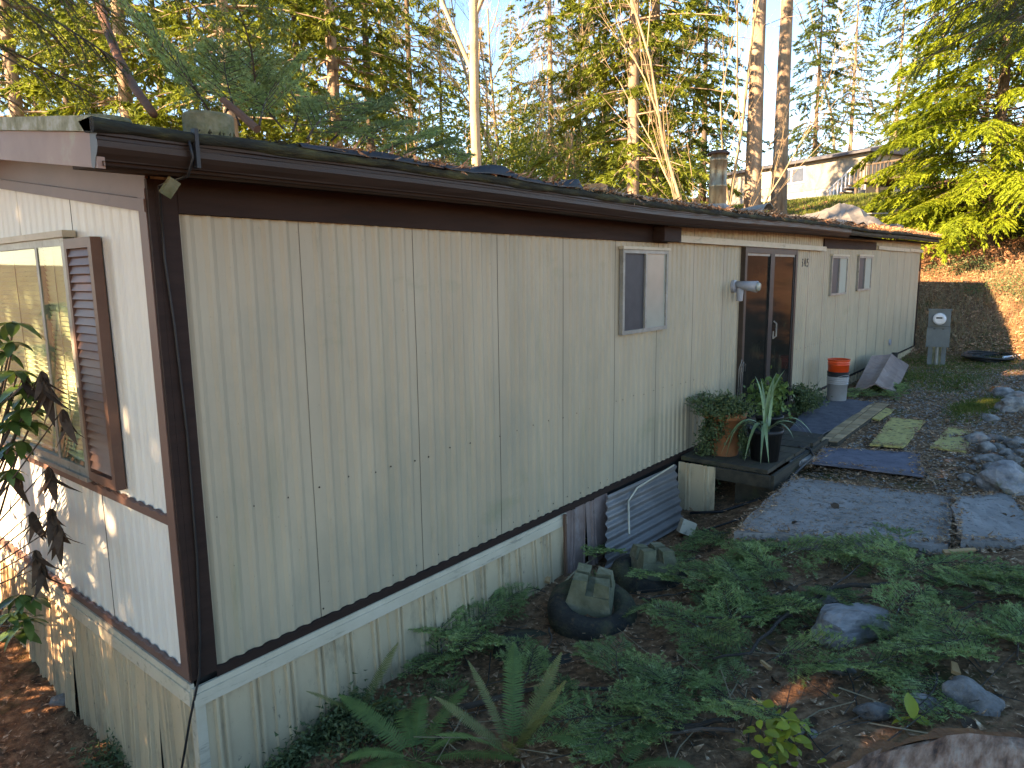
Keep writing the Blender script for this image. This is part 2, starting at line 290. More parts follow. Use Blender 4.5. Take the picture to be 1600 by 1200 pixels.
F=np.stack([I[:-1,:-1],I[1:,:-1],I[1:,1:],I[:-1,1:]],-1).reshape(-1,4)
def ground_mat():
    m=M('forest_floor',[(.065,.034,.021),(.205,.098,.054),(.36,.185,.105)],scale=14,rough=1,bump=.9,bscale=45,world=True,spec=.1,
        stain=[((.15,.09,.06),60,.62,.70,(1,1,1)),((.05,.065,.018),.9,.55,.68,(1,1,1)),((.16,.075,.04),.35,.56,.72,(1,1,1))])
    return m
ground=single('ground',npmesh('ground',V,F,ground_mat(),True),None,'dark forest floor of soil, needles and gravel sloping up behind the mobile home',None,kind='structure')
def lawn():
    n=90000; X=nrg.uniform(28,56,n); Y=nrg.uniform(-6,26,n); Z=GZ(X,Y)
    return X,Y,Z

# ------------------------------------------------------------------ the mobile home
HOMEL=18.65; HW=4.27; PW=.8
home=thing('mobile_home','long low cream mobile home with brown corner trim, ribbed metal siding and patched roof','mobile home',(0,0,-.05))
HT=2.36
def ze(x): return 2.49+(.0125*(x-4) if x>4 else 0)+.008*math.sin(x*.9)
def wall_sheet(x0,x1,z0,z1,axisx=True,nz=2,pitch=.1,first=None,ztop=None,off=0):
    """ribbed sheet on the plane y=0 (or x=0), ribs proud of it, a shadow gap folded in at one edge"""
    prof=[(x0,.004)]
    k=math.floor((x0-.02)/pitch)+1
    c=k*pitch-.05 if first is None else first
    while c<x0+.03: c+=pitch
    while c<x1-.03:
        hr=.014 if axisx else .006; prof+=[(c-.032,.001),(c-.013,hr*.9),(c+.004,hr),(c+.030,.001)]; c+=pitch
    prof+=[(x1-.0075,.003),(x1-.0045,-.001),(x1,.0005)]
    rows=[]
    for i in range(nz):
        t=i/(nz-1); row=[]
        for (x,d) in prof:
            zt=ztop(x) if ztop else z1
            z=z0+(zt-z0)*t; wob=.0035*math.sin(3.1*x+5.3*t)*math.sin(PI*t)
            row.append((x,-d-wob,z) if axisx else (-d-wob,x,z))
        rows.append(row if axisx else row[::-1])
    mb=MB(); mb.grid(rows); return mb
# back walls / core (dark) so nothing shows through
part('core',MB().box((.02,.02,-.9),(HOMEL-.02,HW-.02,2.42)),m_black,home); part('core',MB().box((9.5,.03,2.425),(HOMEL-.03,HW-.03,2.53)),m_black,home)
part('rear_wall',MB().box((0,HW-.015,0),(HOMEL,HW+.01,2.47)),m_sid,home)
part('far_wall',MB().box((HOMEL-.015,.0,-.02),(HOMEL+.012,HW,2.42)),m_sid,home)
seams=[0.0]+[.736+PW*i for i in range(23)]
seams=[s for s in seams if s<HOMEL-.1]+[HOMEL]
holes=[(6.86,8.80)]
for i in range(len(seams)-1):
    a,b=seams[i],seams[i+1]
    for h0,h1 in holes:
        if a>=h0 and b<=h1: a=b
        elif a<h0<b: b=h0
        elif a<h1<b: a=h1
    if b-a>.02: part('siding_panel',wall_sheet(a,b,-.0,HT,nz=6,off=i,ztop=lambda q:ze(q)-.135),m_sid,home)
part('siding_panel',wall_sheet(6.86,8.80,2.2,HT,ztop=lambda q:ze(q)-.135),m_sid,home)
slope=.137
def gz(y): return 2.30+slope*(y if y<HW/2 else HW-y)
esm=[0,.92,1.72,2.52,3.32,HW]
for i in range(5):
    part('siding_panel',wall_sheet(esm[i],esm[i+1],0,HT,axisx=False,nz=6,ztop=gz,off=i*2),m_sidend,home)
# screws on the side wall (rows at mid height and along the foot)
mb=MB()
for row,(z,st,x0,x1) in enumerate([(.76,.2,.17,18.4),(.055,.2,.15,18.4)]):
    x=x0
    while x<x1:
        if not 6.8<x<8.85:
            zz=z+rnd.uniform(-.012,.012); mb.lathe([(.006,0),(.005,.003),(0.0005,.004)],6)
            for k in range(len(mb.v)-18,len(mb.v)):
                p=mb.v[k]; mb.v[k]=(x+p[0],-.0045-p[2],zz+p[1])
        x+=st*rnd.choice((1,1,1,.6))
o=part('screw',mb,m_screw,home); o['kind']='stuff'
# corner boards
part('corner_board',MB().box((.0,-.034,-.01),(.098,-.012,2.34)).box((-.03,-.034,-.01),(-.001,-.012,2.34)),m_brown,home)
part('corner_board',MB().box((-.034,-.0115,-.01),(-.012,.062,2.30)),m_brownend,home)
part('corner_board',MB().box((HOMEL-.03,-.03,-.01),(HOMEL+.03,-.011,2.40)),m_brown,home)
# header board, soffit, roof edge, gutter : follow a slightly bowed eave
xs=[-.33+i*(19.45+.33)/60 for i in range(61)]
def run(prof,x0,x1,n=24,jit=0,z=ze):
    rows=[]
    for i in range(n+1):
        x=x0+(x1-x0)*i/n; r=[]
        for (y,dz) in prof: r.append((x,y+rnd.uniform(-jit,jit),z(x)+dz+rnd.uniform(-jit,jit)))
        rows.append(r)
    mb=MB(); mb.grid(rows)
    n0=len(prof); b=len(mb.v); mb.v+=[rows[0][k] for k in range(n0)]+[rows[-1][k] for k in range(n0)]
    mb.f.append(tuple(b+k for k in range(n0))); mb.f.append(tuple(b+n0+k for k in range(n0))[::-1]); return mb
zh=lambda x:2.345
part('header_board',run([(-.012,-.145+.0),(-.036,-.145),(-.036,.024),(-.012,.024)],.098,4.86,12,.0025,lambda x:2.345-.002*x),m_brown,home)
part('header_board',run([(-.012,-.09),(-.03,-.09),(-.03,.06),(-.012,.06)],10.2,13.7,8,.003,lambda x:2.34+.01*(x-10)),m_brown,home)
part('soffit',run([(-.30,-.150),(.0,-.135),(.0,-.12),(-.30,-.135)],-.30,19.3,40,.002),m_brown,home)
part('gutter',run([(-.24,-.150),(-.262,-.160),(-.275,-.150),(-.285,-.125),(-.300,-.105),(-.312,-.085),(-.312,-.062),(-.306,-.058),(-.306,-.045),(-.316,-.042),(-.316,-.030),(-.25,-.030)],-.32,10.6,50,.0012),m_gut,home)
part('gutter',run([(-.22,-.10),(-.27,-.11),(-.295,-.08),(-.30,-.05),(-.25,-.03)],10.6,19.35,30,.004),m_wood,home,label='bare weathered roof edge board where the gutter is missing')
part('roof_edge',run([(-.25,-.031),(-.322,-.034),(-.336,-.020),(-.335,.005),(-.318,.016),(-.2,.02)],-.335,19.45,150,.007),m_moss,home,True)
# trims above the door run
part('awning_rail',MB().box((4.9,-.075,2.215),(10.15,-.013,2.272)).box((4.9,-.083,2.205),(10.15,-.0755,2.217)),m_strip,home)
part('awning_rail',MB().box((13.75,-.07,2.30),(16.9,-.013,2.37)).box((16.95,-.07,2.31),(18.6,-.013,2.38)),m_strip,home)
mb=MB(); mb.box((4.55,-.16,2.20),(4.9,-.04,2.335),Matrix.Rotation(0,4,'X')); part('board_end',mb,m_brown,home,label='broken stub of brown board at the end of the header')
# roof planes (gable), slightly above the gutter
rows=[]
for i in range(61):
    x=-.33+i*(19.45+.33)/60; z0=ze(x)
    rows.append([(x,y,z0+.018+slope*((y+.3) if y<HW/2 else (HW+.0-y+.3))+rnd.uniform(-.006,.006)) for y in (-.30,-.05,.3,.8,1.4,HW/2,2.9,3.6,HW+.3)])
part('roof',MB().grid(rows),m_roof,home)
# rake (end) boards
def rake(y0,y1,z0off,z1off,x0,x1):
    mb=MB()
    P=[(y,2.49+slope*((y+.3) if y<HW/2 else HW-y+.3)) for y in (y0,HW/2,y1)]
    for (ya,za),(yb,zb) in zip(P[:-1],P[1:]):
        v=[(x0,ya,za+z0off),(x1,ya,za+z0off),(x1,ya,za+z1off),(x0,ya,za+z1off),(x0,yb,zb+z0off),(x1,yb,zb+z0off),(x1,yb,zb+z1off),(x0,yb,zb+z1off)]
        mb.add(v,[(0,1,2,3),(7,6,5,4),(0,4,5,1),(1,5,6,2),(2,6,7,3),(3,7,4,0)])
    return mb
part('rake_board',rake(-.29,HW+.3,-.165,-.035,-.318,-.29),m_pink,home)
part('rake_edge',rake(-.30,HW+.3,-.034,.022,-.335,-.26),m_lichen,home)
part('rake_soffit',rake(-.28,HW+.3,-.15,-.135,-.289,-.001),m_brown,home)
# gable trim band on the end wall
mb=MB()
for (ya,yb) in ((-.01,HW/2),(HW/2,HW)):
    za,zb=gz(max(ya,0)),gz(yb)
    for x0,d0,d1 in ((-.040,-.10,-.045),(-.026,-.044,.09)):
        v=[(x0,ya,za+d0),(-.012,ya,za+d0),(-.012,ya,za+d1),(x0,ya,za+d1),(x0,yb,zb+d0),(-.012,yb,zb+d0),(-.012,yb,zb+d1),(x0,yb,zb+d1)]
        mb.add(v,[(0,1,2,3),(7,6,5,4),(0,4,5,1),(1,5,6,2),(2,6,7,3),(3,7,4,0)])
part('gable_trim',mb,m_brownend,home)
# rails: scalloped brown strips, white strip
def scallop(axisx,a,b,z0,z1,d,mat,name='rail'):
    rows=[]; n=int((b-a)/.025)
    for i in range(n+1):
        t=a+(b-a)*i/n; zz=z1+.006*math.cos(2*PI*t/.1)
        pr=[(-.010,z0),(-d,z0),(-d,zz-.006),(-.010,zz)]
        rows.append([(t,y,z) if axisx else (y,t,z) for y,z in (pr if axisx else pr[::-1])])
    return part(name,MB().grid(rows),mat,home)
scallop(True,.0985,6.84,-.052,.0,.022,m_brown); scallop(True,8.82,HOMEL,-.045,.0,.02,m_brown)
scallop(False,-.012,HW,-.030,.016,.026,m_brownend); scallop(False,.063,HW,.752,.80,.026,m_brownend)
mb=MB().box((-.03,-.038,-.152),(3.14,-.014,-.086)).box((-.03,-.030,-.0855),(3.14,-.014,-.054)); part('skirting_cap',mb,m_strip,home)
mb=MB().box((-.042,-.0135,-.146),(-.014,HW,-.072)).box((-.034,-.0135,-.0715),(-.014,HW,-.034)); part('skirting_cap',mb,m_strip,home)
# skirting panels
def skirt(a,b,zt,zbf,axisx,tilt=0,lean=0):
    prof=[(a,.0)]
    c=a+.1
    while c<b-.05:
        prof+=[(c-.034,.0),(c-.027,.017),(c-.013,.017),(c-.006,.001),(c+.006,.001),(c+.013,.017),(c+.027,.017),(c+.034,.0)]; c+=.2
    prof+=[(b-.006,.0),(b,.014)]
    rows=[]
    for t in (0,.33,.66,1):
        row=[]
        for x,d in prof:
            zb=zbf(x); z=zb+(zt-zb)*t; xx=x+tilt*(1-t); dd=.012+d+lean*(1-t)
            row.append((xx,-dd,z) if axisx else (-dd,xx,z))
        rows.append(row if axisx else row[::-1])
    return MB().grid(rows)
x=.0; k=0
while x<3.1:
    t=rnd.uniform(-.02,.02); le=rnd.uniform(.0,.05)
    part('skirting_panel',skirt(x+.004,min(x+.4,3.12),-.10,lambda q:G(q,-.03)-.03,True,t,le),m_skirt,home); x+=.4
part('skirting_corner',MB().box((-.022,-.022,-.95),(.03,-.010,-.10)).box((-.022,-.0095,-.95),(-.010,.03,-.10)),m_strip,home)
y=.0
while y<HW-.1:
    t=rnd.uniform(-.03,.03); le=rnd.uniform(.0,.05)
    part('skirting_panel',skirt(y+.006,min(y+.4,HW),-.09,lambda q:G(-.03,q)-.0-.02*abs(math.sin(q*6)),False,t,le),m_skirt,home); y+=.4
x=9.3
while x<HOMEL:
    part('skirting_panel',skirt(x,min(x+.8,HOMEL),-.03,lambda q:G(q,0)-.08,True,0,.01),m_skirt,home); x+=.8
# ---- windows in the side wall
def framebox(a,b,c,d,y0,y1,t):   # x a..b, z c..d
    return MB().box((a,y0,c),(a+t,y1,d)).box((b-t,y0,c),(b,y1,d)).box((a+t,y0,d-t),(b-t,y1,d)).box((a+t,y0,c),(b-t,y1,c+t))
def side_window(a,b,c,d,left,right,split,label):
    fr=part('window',framebox(a,b,c,d,-.045,-.008,.035),m_alu,home,label=label)
    mid=a+(b-a)*split
    part('mullion',MB().box((mid-.015,-.042,c+.035),(mid+.015,-.012,d-.035)),m_alu,fr)
    part('pane',MB().box((a+.035,-.022,c+.035),(mid-.015,-.016,d-.035)),left,fr)
    part('pane',MB().box((mid+.015,-.030,c+.035),(b-.035,-.024,d-.035)),right,fr)
    part('drip_cap',MB().box((a-.02,-.06,d),(b+.02,-.008,d+.025)),m_strip,fr)
side_window(4.0,4.87,1.36,2.12,m_screen,m_frost,.5,'slider window with dark screen and frosted half')
side_window(10.64,11.62,1.50,2.14,m_screen,m_curt,.5,'narrow window with pale curtain nearer to the door')
side_window(12.38,13.40,1.53,2.16,m_screen,m_curt,.5,'narrow window with pale curtain farther from the door')
# ---- sliding door
dr=part('door',MB().box((6.84,-.06,.0),(6.91,-.0,2.20)).box((8.74,-.06,0),(8.82,-.0,2.20)).box((6.91,-.058,2.13),(8.74,-.0,2.20)).box((6.91,-.058,-.0),(8.74,-.0,.05)),m_dkfr,home,label='dark brown framed sliding glass door')
part('door_leaf',MB().box((7.75,-.050,.05),(7.90,-.022,2.13)).box((6.91,-.040,.05),(6.95,-.018,2.13)).box((8.70,-.048,.05),(8.74,-.022,2.13)),m_blk,dr)
part('pane',MB().box((6.95,-.030,.05),(7.75,-.024,2.10)),m_doorgl,dr)
part('pane',MB().box((7.90,-.040,.05),(8.70,-.034,2.10)),m_doorgl,dr)
part('top_rail',MB().box((7.90,-.048,2.10),(8.70,-.024,2.13)).box((6.95,-.04,2.10),(7.75,-.02,2.13)),m_alu,dr)
part('handle',MB().tube([(7.97,-.045,1.02),(7.97,-.085,1.05),(7.97,-.085,1.22),(7.97,-.045,1.25)],.010,6),m_alu,dr)
part('latch',MB().box((7.93,-.062,1.02),(7.955,-.051,1.12)),m_alu,dr)
# ---- wall lamp
lamp=part('wall_light',MB().lathe([(.0,0),(.075,0),(.075,.03),(.03,.045),(.0,.045)],14),m_grey,home,label='grey dusk to dawn lamp beside the sliding door')
for vtx in lamp.data.vertices:
    p=vtx.co.copy(); vtx.co=Vector((6.6+p.x,-.012-p.z,1.74+p.y))
mb=MB().tube([(6.6,-.05,1.76),(6.6,-.13,1.75),(6.6,-.30,1.735)],[.04,.05,.066],12); mb.lathe([(.035,-.13),(.04,0),(.03,.02)],10,(6.6,-.10,1.70)); part('lamp_head',mb,m_grey,lamp,True)
part('lens',MB().tube([(6.6,-.30,1.735),(6.6,-.33,1.733)],[.058,.045],12),m_frost,lamp,True)
# ---- house number
txt=bpy.data.curves.new('digit','FONT')
for i,ch in enumerate('545'):
    c=bpy.data.curves.new('house_number','FONT'); c.body=ch; c.size=.17; c.extrude=.002; c.materials.append(m_num)
    t=bpy.data.objects.new('house_number',c); COL.objects.link(t); bpy.context.view_layer.update()
    me=bpy.data.meshes.new_from_object(t.evaluated_get(bpy.context.evaluated_depsgraph_get())); bpy.data.objects.remove(t)
    me.transform(Matrix.Translation((9.14+.13*i,-.0135,1.97))@Matrix.Rotation(PI/2,4,'X')@Matrix.Rotation((-.08,.05,0)[i],4,'Z')); me.materials.clear(); me.materials.append(m_num)
    part('house_number',me,m_num,home)
# ---- outside tap / vent on the wall
part('wall_vent',MB().lathe([(.0,.03),(.06,.03),(.075,0),(.0,0)],10),m_grey,home).location=Vector((15.6,-.02,.33))-home.location
bpy.data.objects['wall_vent'].rotation_euler=(PI/2,0,0)
# ---- end wall window with blinds
wf=part('window',MB().box((-.06,.90,.85),(-.012,.945,2.13)).box((-.06,2.55,.85),(-.012,2.60,2.13)).box((-.06,.945,2.09),(-.012,2.55,2.13)).box((-.06,.945,.85),(-.012,2.55,.895)),m_alu,home,label='wide slider window with cream blinds in the end wall')
part('mullion',MB().box((-.058,1.31,.895),(-.02,1.345,2.09)).box((-.048,1.355,.895),(-.02,1.375,2.09)),m_alu,wf)
mb=MB(); z=.92; 
while z<2.08:
    mb.add([(-.022,.95,z),(-.022,2.54,z),(-.030,2.54,z+.024),(-.030,.95,z+.024)],[(0,1,2,3)]); z+=.0275
o=part('blind_slat',mb,m_blind,wf); o['kind']='stuff'
part('blind_cord',MB().tube([(-.033,1.15,.95),(-.033,1.155,1.5),(-.033,1.15,2.08)],.003,5).tube([(-.033,1.8,.95),(-.033,1.795,1.5),(-.033,1.8,2.08)],.003,5),m_curt,wf)
part('pane',MB().box((-.046,1.375,.895),(-.042,2.55,2.09)),m_glass,wf)
part('pane',MB().box((-.054,.945,.895),(-.050,1.31,2.09)),m_glass,wf)
part('drip_cap',MB().box((-.075,.86,2.131),(-.012,2.62,2.165)),m_strip,wf)
part('sill',MB().box((-.075,.90,.825),(-.012,2.60,.849)),m_alu,wf)
# ---- shutter
sh=part('shutter',MB().box((-.062,.55,.84),(-.013,.592,2.12)).box((-.062,.868,.84),(-.013,.91-.012,2.12)).box((-.062,.592,2.07),(-.013,.868,2.12)).box((-.062,.592,.84),(-.013,.868,.89)).box((-.032,.592,.89),(-.013,.868,2.07)),m_shut,home,label='louvred brown shutter')
sl=MB().add([(-.044,.592,.004),(-.044,.868,.004),(-.060,.868,-.036),(-.060,.592,-.036),(-.034,.592,-.000),(-.034,.868,-.000),(-.050,.868,-.042),(-.050,.592,-.042)],[(0,1,2,3),(3,2,6,7),(7,6,5,4),(0,3,7,4),(1,5,6,2)]).mesh('slat',m_shut)
z=2.065
while z>.94:
    s_=bpy.data.objects.new('slat',sl); COL.objects.link(s_); s_.parent=sh; s_.location=(0,0,z); z-=.043
# ---- cable down the corner
part('cable',MB().tube([(.02,-.33,2.47),(.03,-.335,2.40),(.02,-.30,2.33),(.01,-.06,2.31),(.012,-.045,2.0),(.03,-.044,1.7),(.045,-.043,1.2),(.04,-.043,.6),(.02,-.044,.2),(.0,-.05,.02),(-.05,-.02,-.2),(-.07,.10,-.55),(-.08,.16,-.9)],.0065,6),m_blk,home,True,label='black cable hanging down the brown corner')
part('strap',MB().box((.04,-.345,2.36),(.056,-.312,2.515)),m_blk,home)
part('bracket',MB().box((-.022,-.018,-.038),(.022,.018,.038),Matrix.Translation((-.03,-.24,2.285))@Matrix.Rotation(.5,4,'Y')@Matrix.Rotation(.4,4,'X')),m_mossconc,home,label='mossy block wedged below the gutter')

# ---- chimney (part of the home, rises through the roof)
cx,cy=7.75,.7; cz=2.49+.05+slope*1.0+.018
ch=part('chimney',MB().lathe([(.115,-.05),(.115,.33),(.118,.335),(.118,.36),(.113,.365),(.113,.66),(.118,.665),(.118,.70),(.10,.705),(.10,.76)],18,(cx,cy,cz)),m_steel,home,True,label='rust streaked steel stove pipe')
part('flashing',MB().lathe([(.30,-.02),(.24,.03),(.135,.10),(.12,.11)],16,(cx,cy,cz)),m_alu,ch,True)
part('chimney_cap',MB().lathe([(.001,.80),(.10,.80),(.155,.765),(.155,.75),(.10,.755),(.001,.755)],8,(cx,cy,cz)),m_rust,ch)

# ------------------------------------------------------------------ conifers
def tris(P,D,L,W,side):
    """long leaf triangles: base P, direction D, length L, half width W, side vector"""
    s=np.cross(D,side); s/= (np.linalg.norm(s,axis=1,keepdims=True)+1e-9); w=s*W[:,None]
    V=np.empty((len(P)*3,3),np.float32); V[0::3]=P-w; V[1::3]=P+w; V[2::3]=P+D*L[:,None]
    return V,np.arange(len(P)*3).reshape(-1,3)
def conifer(seed,H,z0,rmax,nb,nt,ns,mat,leaf=(.16,.022),droop=.25,lift=.1,dead=0,bare=0,trunk_r=.17,lean=0,power=.75,bark=None):
    g=np.random.default_rng(seed); V=[]; n0=0; FF=[]
    wood=MB()
    tp=[(lean*t*t*H*.03+.02*math.sin(9*t+seed),.02*math.sin(7*t),-.4+t*(H+.4)) for t in np.linspace(0,1,12)]
    wood.tube(tp,[trunk_r*(1.18-1.13*t) if t>.04 else trunk_r*1.4 for t in np.linspace(0,1,12)],9)
    B=[]
    for i in range(nb):
        f=g.random()**.9; h=z0+(H-.2-z0)*f; L=rmax*((1-f)**power)*g.uniform(.55,1.1)+.25; az=g.uniform(0,2*PI)
        up=lift*g.uniform(.2,1.6)-.1*(1-f); dr=droop*g.uniform(.7,1.3)
        a=np.array([math.cos(az),math.sin(az),0]); lat=np.array([-a[1],a[0],0])
        def P(t): return a[None]*(t*L)[:,None]+np.array([0,0,1.])[None]*(h+up*L*t-dr*L*t*t)[:,None]
        tt=np.linspace(0,1,5); pts=P(tt); bx=lean*(h/H)**2*H*.03; pts[:,0]+=bx
        wood.tube(pts,[.028*L/3+.008,.022*L/3+.006,.015*L/3+.005,.01*L/3+.003,.003],4,False)
        m=max(4,int(nt*L/rmax)+2)
        tb=g.uniform(.12,1,m)**.8; sg=g.choice([-1,1],m); base=P(tb); base[:,0]+=bx
        ll=(1.05-tb)*L*.42*g.uniform(.6,1.2,m)+.15
        dirb=a[None]*g.uniform(.5,1.,m)[:,None]+lat[None]*(sg*g.uniform(.5,1.1,m))[:,None]; dirb[:,2]=-dr*g.uniform(.3,1.4,m); dirb/=np.linalg.norm(dirb,axis=1,keepdims=True)
        q=g.random((m,ns)); sp=base[:,None,:]+dirb[:,None,:]*(q*ll[:,None])[...,None]
        sp[...,2]-=(q**2)*ll[:,None]*.25*g.uniform(.3,1.5,(m,1))
        D=dirb[:,None,:]*.9+g.normal(0,.55,(m,ns,3)); D[...,2]-=.25; sp=sp.reshape(-1,3); D=D.reshape(-1,3)
        D/=np.linalg.norm(D,axis=1,keepdims=True); k=len(sp)
        sd=np.array([0,0,1.])[None]+g.normal(0,.6,(k,3))
        v,f_=tris(sp,D,g.uniform(.6,1.3,k)*leaf[0],g.uniform(.7,1.2,k)*leaf[1],sd); V.append(v); FF.append(f_+n0); n0+=len(v)
    for i in range(dead):
        h=g.uniform(1.2,max(z0,1.5)+1); az=g.uniform(0,2*PI); L=g.uniform(.6,1.8)
        a=Vector((math.cos(az),math.sin(az),g.uniform(-.4,.2)))
        wood.tube([(0,0,h),tuple(Vector((0,0,h))+a*L*.5),tuple(Vector((0,0,h))+a*L+Vector((0,0,-.2)))],[.016,.011,.003],3,False)
    return npmesh('crown',np.concatenate(V),np.concatenate(FF),mat), wood.mesh('trunk',bark or m_bark,True)
TREES={}
TREES['fir_a']=conifer(1,21,1.6,3.5,190,13,30,m_fir,leaf=(.18,.030),dead=10,trunk_r=.19)
TREES['fir_b']=conifer(2,23,2.4,3.3,180,13,30,m_fir,leaf=(.18,.030),dead=16,trunk_r=.20,droop=.35)
TREES['fir_c']=conifer(3,19,1.5,3.0,170,13,28,m_fir,leaf=(.18,.030),dead=8,trunk_r=.16,droop=.3,bark=m_bark2)
TREES['fir_thin']=conifer(4,20,4.0,2.6,120,10,26,m_fir,leaf=(.17,.026),dead=36,trunk_r=.14,droop=.4,bark=m_bark2)
TREES['fir_tall']=conifer(5,27,11.5,3.2,110,11,24,m_fird,leaf=(.17,.02),dead=5,trunk_r=.27,bark=m_bark,droop=.4)
TREES['dense']=conifer(6,17,1.0,4.0,190,14,30,m_fird,leaf=(.19,.034),trunk_r=.2,droop=.35,bark=m_bark2)
def tree(kind,x,y,label,group=None,rot=0,scale=1,name='fir_tree',cat='tree'):
    t=thing(name,label,cat,(x,y,G(x,y)-.05),group); t.rotation_euler=(0,0,rot)
    cr,tk=TREES[kind]
    rel('trunk',tk,t,(0,0,0),scale=scale); rel('crown',cr,t,(0,0,0),scale=scale); return t
def upix(u,D): p=dep(u,200,D); return p.x,p.y
# firs one can pick out in the photograph (pixel column of the trunk, distance)
for u,D,k,sc,lab in [
 (362,17,'fir_a',1.0,'tall fir with bright green boughs leftmost above the roof, near the sawn branch'),
 (470,24,'fir_c',1.0,'slim dark trunked fir just right of the leftmost bright fir'),
 (524,20,'fir_b',1.0,'thick trunked fir with brown bark left of the pale bare maple'),
 (578,23,'fir_thin',1.05,'thin fir with many dead twigs next to the thick trunked fir'),
 (642,30,'fir_thin',1.1,'slender fir with bare lower trunk immediately left of the pale bare maple'),
 (990,21,'fir_a',1.05,'fir with yellow green drooping boughs left of the steel chimney, nearer of the pair'),
 (1021,23,'fir_b',1.0,'straight dark trunked fir of the pair left of the steel chimney, nearer the chimney'),
 (1180,23,'fir_tall',1.0,'tall fir with long bare trunk standing right behind the steel chimney'),
 (1222,27.5,'fir_tall',1.05,'tall slightly leaning fir with long bare trunk at the left of the far house window'),
 (1100,62,'dense',1.5,'dense dark green fir behind the steel chimney'),
 (1275,62,'dense',1.15,'dark fir behind the roof of the far house'),
 ]:
    x,y=upix(u,D); t=tree(k,x,y,lab,rot=u*1.7,scale=sc)
    if u==1222: t.rotation_euler=(0,.0,1.0)
LM=[(0,'left corner of the roof'),(130,'roof left of the concrete weight'),(265,'round concrete weight'),(372,'sawn branch'),(500,'roof right of the sawn branch'),(620,'roof left of the bare maple'),(745,'bare maple'),(850,'two wooden blocks'),(935,'flat tarp strip'),(1010,'roof left of the chimney'),(1125,'steel chimney'),(1200,'two tall bare trunks'),(1300,'far house roof'),(1400,'right end of the far house'),(1500,'hemlock'),(1600,'right edge of the hemlock')]
used=set()
def where(u,D,what):
    lm=min(LM,key=lambda a:abs(a[0]-u))[1]; dd='near' if D<27 else 'mid distance' if D<38 else 'far' if D<52 else 'farthest'
    l=f'{dd} {what}, seen above the {lm}'
    for ex_ in ('',', left one',', right one',', slimmer one'):
        if l+ex_ not in used: used.add(l+ex_); return l+ex_
    return l
# firs filling the wood behind
for i,(u,D) in enumerate([(30,20),(110,26),(200,19),(255,30),(310,27),(420,31),(690,44),(860,34),(905,46),(945,36),(750,58),(800,66),(600,42),(480,46),(380,48),(150,44),(60,40),(1330,70),(1400,62),(1460,58),(1540,60),(1600,48),(1010,70)]):
    x,y=upix(u,D); lab=where(u,D,'green fir'); tree(('fir_a','fir_c','fir_b','fir_thin','dense')[i%5] if D<50 else ('fir_b','dense','fir_a')[i%3],x,y,lab,'firs in the wood behind',rot=i*1.3,scale=rnd.uniform(.85,1.15))
# unseen firs added on the sunny side to shade the end wall and the yard
TREES['shade']=conifer(11,14,3.2,1.8,150,12,26,m_fird,leaf=(.22,.045),trunk_r=.17,droop=.3,power=.45)
TREES['shade_high']=conifer(12,16,7.0,1.9,130,11,24,m_fird,leaf=(.22,.045),trunk_r=.17,droop=.3,power=.45)
for i,(x_,y_,k,lab) in enumerate([(-9.5,2.75,'shade','tallest dense fir added for shade behind the row, outside the left of the picture'),(-12,2.3,'shade','last dense fir added for shade behind the row, outside the left of the picture'),(-8,.2,'shade','nearest dense fir added for shade in the row beyond the end wall, outside the left of the picture'),(-8.6,1.75,'shade','second dense fir added for shade in the row beyond the end wall, outside the left of the picture'),(-9,4.4,'shade_high','high crowned fir added for shade past the end wall, outside the left of the picture'),(-8,4.9,'shade_high','farther high crowned fir added for shade beyond the end wall, outside the left of the picture'),(-11,-1.2,'shade','dense fir added for shade behind the row of firs, outside the left of the picture'),(-7.5,-1.6,'shade','dense fir added for shade close to the camera side of the row, outside the left of the picture')]):
    tree(k,x_,y_,lab,rot=i*1.9,scale=1.15 if i<2 else 1)
